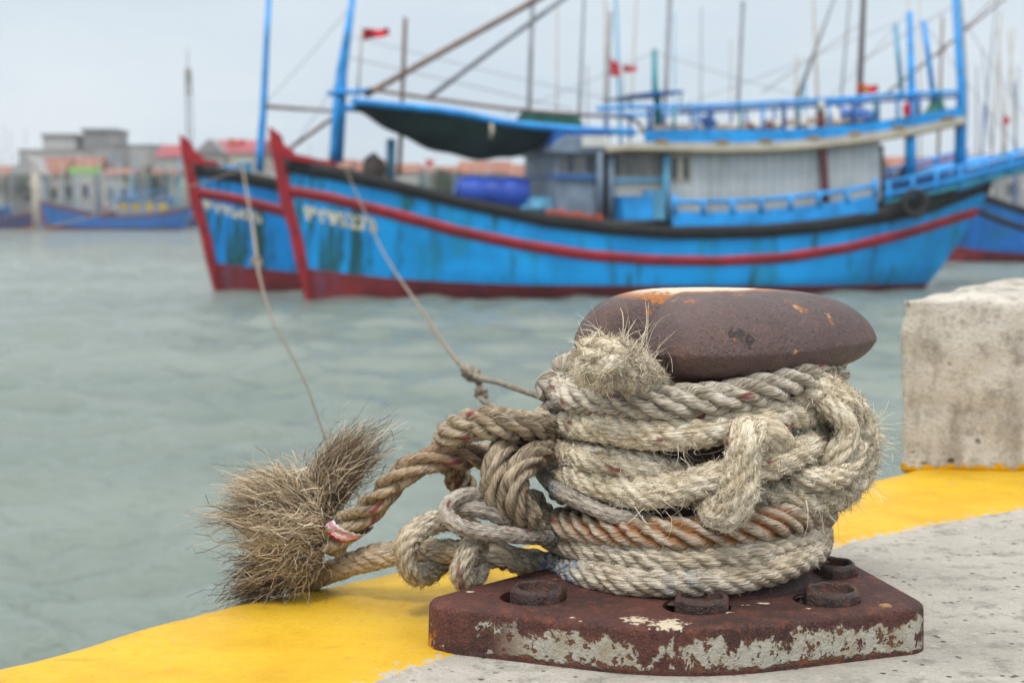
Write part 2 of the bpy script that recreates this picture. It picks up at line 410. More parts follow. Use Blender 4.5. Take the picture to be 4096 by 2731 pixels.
# town
M['wall_grey'] = paint('grey rendered wall', (0.36, 0.355, 0.345), 0.15, 0.15, 0.9)
M['wall_pale'] = paint('pale rendered wall', (0.42, 0.42, 0.40), 0.12, 0.15, 0.9)
M['wall_dark'] = paint('dark grey concrete', (0.24, 0.235, 0.235), 0.2, 0.2, 0.9)
M['wall_cream'] = paint('cream wall', (0.44, 0.41, 0.34), 0.15, 0.2, 0.9)
M['wall_mint'] = paint('mint wall', (0.34, 0.46, 0.42), 0.15, 0.2, 0.9)
def tiles(name, col):
    m = NT(name); co = m.co()
    w = m.n('ShaderNodeTexWave', {'Vector': co, 'Scale': 1.2, 'Distortion': 1.0}, bands_direction='X').outputs['Fac']
    n = m.noise(co, 0.5, 5, 0.7)
    c = m.mix(m.ramp(n, 0.3, 0.7), tuple(0.6 * x for x in col), col)
    c = m.mix(m.ramp(w, 0.3, 0.0, 0, 0.3), c, tuple(0.4 * x for x in col))
    m.bs(color=c, rough=0.9); return m.m
M['roof_orange'] = tiles('orange tile roof', (0.33, 0.135, 0.085))
M['roof_red'] = tiles('pinkish red sheet roof', (0.38, 0.085, 0.10))
M['land'] = paint('harbour bank', (0.20, 0.18, 0.15), 0.3, 0.1, 0.95)
M['foliage'] = paint('tree foliage', (0.035, 0.065, 0.025), 0.5, 1.5, 0.8)
M['bark'] = paint('tree bark', (0.10, 0.08, 0.06), 0.3, 3.0, 0.9)
M['yellow_wall'] = paint('yellow panel', (0.50, 0.33, 0.03), 0.2, 1.0, 0.6)
M['sign_green'] = paint('light green sign', (0.22, 0.48, 0.10), 0.2, 0.5, 0.6)
M['pink'] = paint('pink plastic tape', (0.62, 0.28, 0.36), 0.25, 40.0, 0.4)
M['red_tape'] = paint('red plastic strip', (0.45, 0.03, 0.03), 0.3, 40.0, 0.4)
M['letter'] = paint('faded cream lettering', (0.70, 0.63, 0.48), 0.3, 3.0, 0.7, (0.33, 0.22, 0.10), 0.6)
# ------------------------------------------------------------------ quay
def P2(px, py, z=0.0): return at_z(px * K, py * K, z)
EDGE = [P2(0, 1512), P2(250, 1447), P2(500, 1383), P2(910, 1302), P2(1250, 1232), P2(1600, 1162), P2(2030, 1083)]
EDGE = np.array([p[:2] for p in EDGE])
d0 = np.array([0.74, 0.67]); d0 /= np.linalg.norm(d0)
d1 = np.array([0.60, 0.80])
far_a = EDGE[0] - d0 * np.array([[14.0], [5.0], [1.5], [0.5]])
far_b = EDGE[-1] + d1 * np.array([[0.5], [1.2], [3.0], [14.0]])
EP = spline(np.c_[np.vstack([far_a, EDGE, far_b]), np.zeros(len(far_a) + len(EDGE) + 4)], 0.012, 1)[:, :2]
ET = np.gradient(EP, axis=0); ET /= np.linalg.norm(ET, axis=1)[:, None]
EN = np.c_[ET[:, 1], -ET[:, 0]]                         # inland
ES = np.r_[0, np.cumsum(np.linalg.norm(np.diff(EP, axis=0), axis=1))]
def wob(s, seed, lam, amp):
    r = np.random.default_rng(seed); k = int(s[-1] / lam) + 3
    xs = np.linspace(0, s[-1], k); ys = r.normal(0, 1, k)
    i = np.clip(np.searchsorted(xs, s) - 1, 0, k - 2); t = (s - xs[i]) / (xs[i + 1] - xs[i]); t = t * t * (3 - 2 * t)
    return amp * (ys[i] * (1 - t) + ys[i + 1] * t)
LIP = 0.045
def quay_profile(off):
    """inland distance -> (horizontal offset, height) over a rounded lip; negative = down the face"""
    if off < 0: return 0.0, -LIP + off
    if off < LIP * PI / 2:
        a = off / LIP; return LIP - LIP * math.cos(a), -LIP + LIP * math.sin(a)
    return LIP + (off - LIP * PI / 2), 0.0
def strip(offs_rows, lift, ew):
    V = []
    for row in offs_rows:                              # one array of offsets per row (constant or per station)
        row = np.broadcast_to(row, (len(EP),))
        hz = np.array([quay_profile(o) for o in row])
        h, z = hz[:, 0], hz[:, 1]
        outx = np.where(row < LIP * PI / 2, 1, 0) * lift
        x = EP + EN * (h + ew - outx)[:, None]
        V.append(np.c_[x, z + np.where(row > 0, lift, 0)])
    n, k = len(EP), len(offs_rows)
    v = np.stack(V, 1).reshape(-1, 3)
    i = np.arange(n - 1)[:, None] * k; j = np.arange(k - 1)[None, :]
    f = np.stack([i + j, i + k + j, i + k + j + 1, i + j + 1], -1).reshape(-1, 4)
    return v, f
EW = wob(ES, 3, 0.35, 0.006) + wob(ES, 4, 0.08, 0.002)
rows = [-2.6, -1.2, -0.5, -0.2, -0.08, -0.03, 0.0] + [LIP * PI / 2 * t for t in (0.2, 0.4, 0.6, 0.8, 1.0)] + [0.11, 0.16, 0.22, 0.3, 0.4, 0.5, 0.6, 0.75, 0.9, 1.1, 1.4, 2, 3, 6, 12, 40]
v, f = strip(rows, 0.0, EW)
quay = obj('quay', mesh_np('quay', v, f), M['quay'], None, True); tag(quay, 'grey weathered concrete quay', 'quay', kind='structure')
inner = 0.375 + wob(ES, 5, 0.5, 0.018) + wob(ES, 6, 0.06, 0.005) + wob(ES, 8, 0.018, 0.0015)
qn = P2(985, 1545)[:2]; s0_ = ES[np.argmin(np.linalg.norm(EP - qn, axis=1))]; inner = inner + 0.058 * np.exp(-((ES - s0_) / 0.30) ** 2)
outer = -0.13 + wob(ES, 9, 0.15, 0.015) + wob(ES, 10, 0.03, 0.006)
ts = [0, 0.12, 0.2, 0.26, 0.3, 0.34, 0.38, 0.42, 0.46, 0.5, 0.56, 0.62, 0.7, 0.78, 0.86, 0.92, 0.96, 1.0]
v, f = strip([outer + (inner - outer) * t for t in ts], 0.0016, EW)
for q in (0, len(ts) - 1): v.reshape(len(EP), len(ts), 3)[:, q, 2] -= 0.002
me = mesh_np('yellow_edge_stripe', v, f)
a = me.attributes.new('edge', 'FLOAT', 'POINT')
ev = np.tile(np.clip(1 - np.minimum(np.array(ts) / 0.1, (1 - np.array(ts)) / 0.09), 0, 1), len(EP)); a.data.foreach_set('value', ev.astype(np.float32))
yel = obj('yellow_edge_stripe', me, M['yellow'], None, True); tag(yel, 'worn yellow painted stripe along the rounded quay edge', 'painted stripe', kind='structure')

# concrete block on the quay edge
bl = P2(2068, 1077); br = bl + np.array([0.72, -0.11, 0]); bkl = bl + np.array([0.66, 1.02, 0]); bkr = br + np.array([0.62, 0.95, 0])
HB = 0.345
b = bmesh.new()
bot = [bl, br, bkr, bkl]
top = [p + np.array([0, 0, HB]) for p in bot]
top[0] = top[0] + np.array([-0.006, 0, 0.0]); top[1][2] += 0.006; top[3][2] += 0.004; top[2][2] += 0.004
org = np.array([bl[0], bl[1], 0.0])
vs = [b.verts.new(p - org) for p in bot + top]
for q in ((0, 1, 5, 4), (1, 2, 6, 5), (2, 3, 7, 6), (3, 0, 4, 7), (4, 5, 6, 7), (3, 2, 1, 0)): b.faces.new([vs[i] for i in q])
bmesh.ops.recalc_face_normals(b, faces=b.faces)
bm_bevel(b, 0.010, 2)
bmesh.ops.subdivide_edges(b, edges=[e for e in b.edges if e.calc_length() > 0.05], cuts=22, use_grid_fill=True)
from mathutils import noise as mn
b.normal_update()
for vtx in b.verts:
    p = vtx.co
    d = 0.014 * (mn.noise(p * 6) + 0.7 * mn.noise(p * 17) + 0.45 * mn.noise(p * 45))
    vtx.co = p + vtx.normal * d
for fc in b.faces: fc.smooth = True
blk = obj('concrete_block', b, M['block']); blk.location = org - np.array([0, 0, 0.004])
tag(blk, 'large pitted concrete block standing on the yellow quay edge', 'concrete block')

# ------------------------------------------------------------------ bollard
PT = 0.055                                             # top of its base plate
fc = P2(1580, 1364, 0.060)
AX = np.array([fc[0] * 1.075 + 0.005, fc[1] + 0.168])
kk = AX[1] / 1.87
print('axis', AX, 'block', bl)
bol = thing('mooring_bollard', 'brown rusted tee headed iron bollard wrapped in old rope, bolted to the quay', 'bollard', (AX[0], AX[1], 0))
def rel(p): return np.array(p) - np.array([AX[0], AX[1], 0])
def fillet(poly, rad, n=8):
    out = []
    for i in range(len(poly)):
        p, a, c = np.array(poly[i]), np.array(poly[i - 1]), np.array(poly[(i + 1) % len(poly)])
        u, w = (a - p), (c - p); lu, lw = np.linalg.norm(u), np.linalg.norm(w); u /= lu; w /= lw
        th = math.acos(np.clip(u @ w, -1, 1)); t = min(rad[i] / math.tan(th / 2), 0.45 * lu, 0.45 * lw); r = t * math.tan(th / 2)
        ctr = p + (u + w) / np.linalg.norm(u + w) * (r / math.sin(th / 2))
        p0, p1 = p + u * t, p + w * t
        a0 = math.atan2(*(p0 - ctr)[::-1]); a1 = math.atan2(*(p1 - ctr)[::-1]); d = (a1 - a0 + PI) % (2 * PI) - PI
        out += [ctr + r * np.array([math.cos(a0 + d * k / n), math.sin(a0 + d * k / n)]) for k in range(n + 1)]
    return out
L_, F_, R_, BR = (rel(P2(x, y, PT))[:2] for x, y in ((928, 1384), (1578, 1454), (2146, 1392), (1950, 1284)))
BLv = rel(P2(1190, 1317, PT))[:2]; dirL = BLv - L_; dirL /= np.linalg.norm(dirL)
BL2 = L_ + dirL * 0.26
BK = np.array([0.03, 0.245])
out = fillet([L_, F_, R_, BR, BK, BL2], [0.034, 0.30, 0.036, 0.08, 0.06, 0.05])
b = bmesh.new()
vb = [b.verts.new((x, y, 0.0)) for x, y in out]; vt = [b.verts.new((x * 0.995, y * 0.995, PT)) for x, y in out]
b.faces.new(vt); b.faces.new(vb[::-1])
for i in range(len(out)): b.faces.new((vb[i], vb[(i + 1) % len(out)], vt[(i + 1) % len(out)], vt[i]))
bmesh.ops.recalc_face_normals(b, faces=b.faces)
tope = [e for e in b.edges if all(abs(w.co.z - PT) < 1e-6 for w in e.verts)]
bmesh.ops.bevel(b, geom=tope, offset=0.007, segments=3, affect='EDGES', profile=0.5)
plate = obj('base_plate', b, M['rust_plate'], bol)
nuts = [(1236, 1371), (1612, 1392), (1910, 1376), (1908, 1314)]
npos = [rel(P2(x, y, PT))[:2] for x, y in nuts]
hb = [0.0, 0.0, 0.0, 0.0]
b = bmesh.new()
for (x, y) in npos:                                     # worn slots round the nuts
    ci = bmesh.ops.create_cone(b, cap_ends=True, segments=28, radius1=0.036, radius2=0.036, depth=0.05, matrix=Matrix.Translation((x - 0.006, y, PT + 0.003)) @ Matrix.Diagonal((1.12, 1, 1, 1)))
cut = obj('cutter', b); cut.parent = bol
md = plate.modifiers.new('b', 'BOOLEAN'); md.object = cut; md.solver = 'EXACT'
bpy.context.view_layer.update()
dg = bpy.context.evaluated_depsgraph_get()
nm = bpy.data.meshes.new_from_object(plate.evaluated_get(dg)); plate.modifiers.clear(); plate.data = nm
bpy.data.objects.remove(cut, do_unlink=True)
smooth_by_angle(plate, 30)

def make_nut(i, x, y):
    b = bmesh.new(); N = 48
    ringdef = [(0.0, 0.96, 'hex'), (0.002, 1.0, 'hex'), (0.006, 1.02, 'hex'), (0.022, 1.02, 'hex'), (0.0240, 0.99, 'hex'), (0.0262, 0.90, 'round'),
               (0.0278, 0.84, 'round'), (0.0278, 0.80, 'round'), (0.0255, 0.74, 'round'), (0.017, 0.69, 'round'), (0.012, 0.66, 'round')]
    R0 = 0.0340; prev = None; rot = 0.3 + i * 1.1
    for z, s, kind in ringdef:
        ring = []
        for k in range(N):
            a = 2 * PI * k / N
            hx = 0.90 / math.cos(((a - rot) % (PI / 3)) - PI / 6)
            rr = R0 * s * (hx if kind == 'hex' else (0.5 + 0.5 * hx))
            nzv = mn.noise(Vector((math.cos(a) * 2 + i * 5, math.sin(a) * 2, z * 90))) * 0.0014
            ring.append(b.verts.new(((rr + nzv) * math.cos(a), (rr + nzv) * math.sin(a), z + mn.noise(Vector((math.cos(a) * 3, i * 7 + math.sin(a) * 3, 2.0))) * 0.0016)))
        if prev: 
            for k in range(N): b.faces.new((prev[k], prev[(k + 1) % N], ring[(k + 1) % N], ring[k]))
        prev = ring
    o = obj('hex_nut', b, M['rust_nut'], bol); o.location = (x, y, PT - 0.009); o.scale = (1, 1, 0.84)
    smooth_by_angle(o, 22)
    b = bmesh.new(); bmesh.ops.create_cone(b, cap_ends=True, segments=24, radius1=0.022, radius2=0.020, depth=0.018, matrix=Matrix.Translation((0, 0, 0.007)))
    for w in b.verts: w.co += Vector((mn.noise(w.co * 90), mn.noise(w.co * 91), 0.5 * mn.noise(w.co * 92))) * 0.002
    obj('bolt', b, M['rust_nut'], o)
    return o
for i, (x, y) in enumerate(npos): make_nut(i, x, y)

def lathe(prof, n=64):
    b = bmesh.new(); prev = None
    for r, z in prof:
        ring = [b.verts.new((r * math.cos(2 * PI * k / n), r * math.sin(2 * PI * k / n), z)) for k in range(n)]
        if prev:
            for k in range(n): b.faces.new((prev[k], prev[(k + 1) % n], ring[(k + 1) % n], ring[k]))
        prev = ring
    return b
col = obj('column', lathe([(0.190, PT - 0.004), (0.176, PT + 0.001), (0.160, 0.064), (0.147, 0.078), (0.140, 0.10), (0.137, 0.14), (0.137, 0.30), (0.15, 0.335)]), M['rust_head'], bol, True)

# head
plan = [(-0.145, 0.03), (-0.136, -0.016), (-0.110, -0.050), (-0.062, -0.060), (-0.044, -0.072), (-0.062, -0.105), (-0.060, -0.142), (-0.024, -0.174), (0.03, -0.184), (0.085, -0.172),
        (0.145, -0.135), (0.205, -0.078), (0.246, -0.024), (0.258, 0.014), (0.240, 0.052), (0.19, 0.095), (0.11, 0.125), (0.02, 0.135), (-0.07, 0.12), (-0.122, 0.085)]
plan = [(x * kk, y * kk) for x, y in plan]
HC = np.array([0.035, 0.0]) * kk
pl3 = spline([(x, y, 0) for x, y in plan + plan[:1]], 0.006, 1)[:, :2]
ang = np.arctan2(pl3[:, 1] - HC[1], pl3[:, 0] - HC[0]); rad = np.linalg.norm(pl3 - HC, axis=1)
o_ = np.argsort(ang); ang, rad = ang[o_], rad[o_]
th = np.linspace(-PI, PI, 120, endpoint=False)
rr = np.interp(th, ang, rad, period=2 * PI)
prof = [(0.02, .4158), (0.2, .4158), (0.38, .4156), (0.52, .4140), (0.65, .4095), (0.76, .4020), (0.85, .3915), (0.92, .3785), (0.962, .3665), (0.988, .3560), (1.0, .3470), (0.985, .3390), (0.950, .3290), (0.895, .3195), (0.81, .3115), (0.69, .3065), (0.45, .306), (0.25, .306)]
b = bmesh.new(); prev = None; rmean = rr.mean(); cl = b.edges.layers.float.new('crease_edge')
for fr, z in prof:
    # towards the middle the outline rounds out
    mixf = min(1.0, max(0.0, (fr - 0.2) / 0.5))
    rad_ = fr * (rr * mixf + (0.6 * rmean + 0.4 * rr) * (1 - mixf))
    ring = []
    for k, a in enumerate(th):
        x, y = HC[0] + rad_[k] * math.cos(a), HC[1] + rad_[k] * math.sin(a)
        zz = z + 0.030 * (x - 0.0) * max(0, (0.40 - z) / 0.09)
        ring.append(b.verts.new((x - HC[0], y - HC[1], zz - 0.375)))
    if prev:
        for k in range(120): b.faces.new((prev[k], prev[(k + 1) % 120], ring[(k + 1) % 120], ring[k]))
    else: b.faces.new(ring)
    if fr == 1.0: ridge = ring
    prev = ring
b.faces.new(prev[::-1])
for k in range(120): b.edges.get((ridge[k], ridge[(k + 1) % 120]))[cl] = 0.55
head = obj('tee_head', b, M['rust_head'], bol, True); head.location = (HC[0] - 0.009, HC[1], 0.375)
head.modifiers.new('s', 'SUBSURF').levels = 1; head.modifiers['s'].render_levels = 2

# marks of their own on the iron: rust chips, a pitted scar, flakes of old paint
def spots(mat, obj_, items):
    nt = mat.node_tree; bs = [n for n in nt.nodes if n.type == 'BSDF_PRINCIPLED'][0]; bpy.context.view_layer.update()
    dg = bpy.context.evaluated_depsgraph_get(); ev = obj_.evaluated_get(dg); mi = obj_.matrix_world.inverted()
    src = bs.inputs['Base Color'].links[0].from_socket
    tc = nt.nodes.new('ShaderNodeTexCoord')
    nz = nt.nodes.new('ShaderNodeTexNoise'); nz.inputs['Scale'].default_value = 170; nz.inputs['Detail'].default_value = 6; nt.links.new(tc.outputs['Object'], nz.inputs['Vector'])
    for px, py, w, h, tilt, col in items:
        o_ = mi @ Vector(CAM); d_ = (mi.to_3x3() @ Vector(ray(px, py))).normalized()
        hit, loc, _, _ = ev.ray_cast(o_, d_)
        if not hit: continue
        m1 = nt.nodes.new('ShaderNodeMapping'); m1.vector_type = 'TEXTURE'; m1.inputs['Location'].default_value = loc; m1.inputs['Rotation'].default_value = (0, tilt, 0); m1.inputs['Scale'].default_value = (w, max(w, h), h)
        nt.links.new(tc.outputs['Object'], m1.inputs['Vector'])
        ln = nt.nodes.new('ShaderNodeVectorMath'); ln.operation = 'LENGTH'; nt.links.new(m1.outputs[0], ln.inputs[0])
        ad = nt.nodes.new('ShaderNodeMath'); ad.operation = 'MULTIPLY_ADD'; nt.links.new(nz.outputs['Fac'], ad.inputs[0]); ad.inputs[1].default_value = 2.6; nt.links.new(ln.outputs['Value'], ad.inputs[2])
        mr_ = nt.nodes.new('ShaderNodeMapRange'); mr_.inputs['From Min'].default_value = 1.95; mr_.inputs['From Max'].default_value = 1.65; nt.links.new(ad.outputs[0], mr_.inputs['Value'])
        mx_ = nt.nodes.new('ShaderNodeMix'); mx_.data_type = 'RGBA'; nt.links.new(mr_.outputs[0], mx_.inputs[0]); nt.links.new(src, mx_.inputs[6]); mx_.inputs[7].default_value = (*col, 1)
        src = mx_.outputs[2]
    nt.links.new(src, bs.inputs['Base Color'])
OR, TN, DK, CRM = (0.26, 0.085, 0.018), (0.36, 0.20, 0.08), (0.022, 0.011, 0.010), (0.60, 0.50, 0.36)
spots(M['rust_head'], head, [(3195, 1232, .024, .006, .5, OR), (3185, 1230, .014, .004, .5, TN), (3315, 1268, .006, .016, -.3, OR), (3313, 1262, .004, .010, -.3, TN), (2955, 1340, .020, .014, .3, DK), (2990, 1365, .012, .012, 0, DK), (2940, 1360, .004, .004, 0, OR), (3183, 1408, .006, .006, 0, TN),
      (2640, 1192, .042, .014, .2, (0.36, 0.12, 0.02)), (2590, 1245, .008, .008, 0, OR), (2760, 1205, .014, .006, 0, OR), (2650, 1450, .016, .02, 0, DK)])
spots(M['rust_plate'], plate, [(2545, 2477, .022, .006, 0, CRM), (2672, 2497, .030, .006, 0, CRM), (2700, 2490, .012, .005, 0, CRM), (2290, 2468, .006, .004, 0, CRM), (1880, 2365, .006, .004, 0, CRM), (3540, 2420, .014, .004, 0, TN), (1735, 2540, .006, .008, 0, OR), (1720, 2580, .008, .020, 0, (0.50, 0.22, 0.02))])
# ------------------------------------------------------------------ rope building
def Cc(px, py, R):
    """photo pixel -> point where its ray meets the upright cylinder of radius R round the bollard (front side)"""
    d = ray(px, py); o = CAM[:2] - AX; dd = d[:2]
    a, b2, c = dd @ dd, 2 * o @ dd, o @ o - R * R
    q = b2 * b2 - 4 * a * c
    t = (-b2 - math.sqrt(q)) / (2 * a) if q > 0 else -b2 / (2 * a)
    return CAM + d * t
def front(pts, R): return [Cc(x, y, R if not isinstance(R, list) else R[i]) for i, (x, y) in enumerate(pts)]
def arc(a0, a1, z0, z1, R, n=7):
    out = []
    for k in range(n):
        t = k / (n - 1); a = math.radians(a0 + (a1 - a0) * t)
        out.append(np.array([AX[0] + R * math.cos(a), AX[1] + R * math.sin(a), z0 + (z1 - z0) * t]))
    return out
def deep(pts): return [at_y(x, y, d) for x, y, d in pts]

def snoise(s, lam, rng):
    k = int(s[-1] / lam) + 3; xs = np.linspace(0, s[-1] + 1e-6, k); return np.interp(s, xs, rng.normal(0, 1, k))

def rope_surface(pts, r, pitch=2.1, groove=1.0, style='laid', seed=1, step=0.003, rvar=0.03, tracer=True, rfun=None, phase=0.0, nv=60, lump=0.0, nl=6, wobble=0.0012):
    rng = np.random.default_rng(seed)
    C_ = spline(pts, step)
    if wobble:
        q0 = np.r_[0, np.cumsum(np.linalg.norm(np.diff(C_, axis=0), axis=1))]
        C_ = C_ + np.stack([np.interp(q0, np.linspace(0, q0[-1] + 1e-6, int(q0[-1] / .06) + 3), rng.normal(0, wobble, int(q0[-1] / .06) + 3)) for _ in range(3)], 1)
    T, N, B = frames(C_)
    s = np.r_[0, np.cumsum(np.linalg.norm(np.diff(C_, axis=0), axis=1))]
    rad = r * (1 + rvar * snoise(s, 0.05, rng) + 0.5 * rvar * snoise(s, 0.015, rng))
    if rfun is not None: rad = rad * rfun(s / s[-1])
    th = np.linspace(0, 2 * PI, nv, endpoint=False)
    tw = phase + 2 * PI * s / (pitch * 2 * r) + 0.25 * snoise(s, 0.09, rng)
    TH, TW = np.meshgrid(th, tw)
    loc = (TH - TW) % (2 * PI)
    if style == 'laid':
        wl = 2 * PI / nl
        ph = ((loc + 0.10 * np.sin(3 * TH + 40 * TW)) % wl) - wl / 2
        c, a = (0.46, 0.54) if nl == 3 else ((0.665, 0.345) if nl == 6 else (0.635, 0.375))
        env = c * np.cos(ph) + np.sqrt(np.maximum(a * a - (c * np.sin(ph)) ** 2, 0))
        prof = 1 - groove * (1 - env)
        strand = np.floor(loc / wl).astype(int) % nl; ph_u = ph / (wl / 2)
    else:
        k = 2 * PI * s / (pitch * 2 * r); Kk = np.meshgrid(th, k)[1]
        h1 = np.cos(4 * TH + 4 * Kk) ; h2 = np.cos(4 * TH - 4 * Kk)
        prof = 1 - groove * 0.10 * (1 - np.maximum(h1, h2)); ph = np.zeros_like(TH); strand = np.zeros_like(TH, int)
        ph = np.where(h1 > h2, 0.0, 0.6); ph_u = ph
    fuz = rng.normal(0, 0.007, TH.shape)
    if lump:
        for lam, am in ((0.0075, 1.0), (0.0035, 0.6)):
            ng, nt_ = int(s[-1] / lam) + 3, max(6, int(2 * PI * r / lam)); G = rng.normal(0, 1, (ng, nt_))
            gs = np.repeat((s / lam)[:, None], nv, 1); gt = TH / (2 * PI) * nt_ + 1e-9
            i0, j0 = gs.astype(int), gt.astype(int) % nt_; fs, ft = gs - gs.astype(int), gt - gt.astype(int); fs, ft = fs * fs * (3 - 2 * fs), ft * ft * (3 - 2 * ft)
            fuz = fuz + lump * am * ((G[i0, j0] * (1 - fs) + G[i0 + 1, j0] * fs) * (1 - ft) + (G[i0, (j0 + 1) % nt_] * (1 - fs) + G[i0 + 1, (j0 + 1) % nt_] * fs) * ft)
    Rr = rad[:, None] * (prof + fuz)
    nrm = np.cos(TH)[..., None] * N[:, None, :] + np.sin(TH)[..., None] * B[:, None, :]
    V = C_[:, None, :] + Rr[..., None] * nrm
    ropeco = np.stack([r * np.cos(TH), r * np.sin(TH), np.repeat(s[:, None], nv, 1)], -1)
    tr = np.zeros_like(TH)
    if tracer:
        for q in range(4):
            t0 = rng.uniform(0, 2 * PI) + 0.5 * snoise(s, 0.12, rng)[:, None]
            dth = (TH - t0 + PI) % (2 * PI) - PI
            on = (strand == rng.integers(0, nl)) if style == 'laid' else np.sin(2 * PI * s / 0.03)[:, None] > 0.55
            gate = (snoise(s, 0.045, rng) > (0.1 if style == 'laid' else 1.0))[:, None]
            tr = np.maximum(tr, np.clip((0.20 - np.abs(dth)) / 0.09, 0, 1) * on * np.clip((0.85 - np.abs(ph_u)) / 0.2, 0, 1) * gate)
    m_ = len(s); i = np.arange(m_ - 1)[:, None] * nv; j = np.arange(nv)[None, :]; j2 = (j + 1) % nv
    f = np.stack([i + j, i + j2, i + nv + j2, i + nv + j], -1).reshape(-1, 4)
    return dict(V=V, f=f, s=s, C=C_, T=T, N=N, B=B, nrm=nrm, ropeco=ropeco, tr=tr, TH=TH, nv=nv, rad=rad, prof=prof)

def fibre_strips(P0, D0, L, W, curl, rng, segs=3, grav=0.0, bend=None):
    """thin curved fibre ribbons from points P0 along D0"""
    n = len(P0)
    D = D0 / (np.linalg.norm(D0, axis=1)[:, None] + 1e-9)
    side = np.cross(D, rng.normal(0, 1, (n, 3))); side /= np.linalg.norm(side, axis=1)[:, None] + 1e-9
    pts = [P0]; d = D.copy(); p = P0.copy()
    bd = rng.normal(0, 1, (n, 3)) * curl if bend is None else bend
    for k in range(segs):
        p = p + d * (L / segs)[:, None]; pts.append(p)
        d = d + bd + rng.normal(0, 1, (n, 3)) * curl * 0.45 + np.array([0, 0, -grav])
        d /= np.linalg.norm(d, axis=1)[:, None] + 1e-9
    pts = np.stack(pts, 1)                                   # n, segs+1, 3
    w = W[:, None] * np.linspace(1, 0.45, segs + 1)[None, :] * 0.5
    a = pts + side[:, None, :] * w[..., None]; b2 = pts - side[:, None, :] * w[..., None]
    v = np.stack([a, b2], 2).reshape(n, -1, 3)
    k = (segs + 1) * 2
    base = np.arange(n)[:, None, None] * k
    q = np.array([[2 * t, 2 * t + 1, 2 * t + 3, 2 * t + 2] for t in range(segs)])[None]
    return v.reshape(-1, 3), (base + q).reshape(-1, 4), k

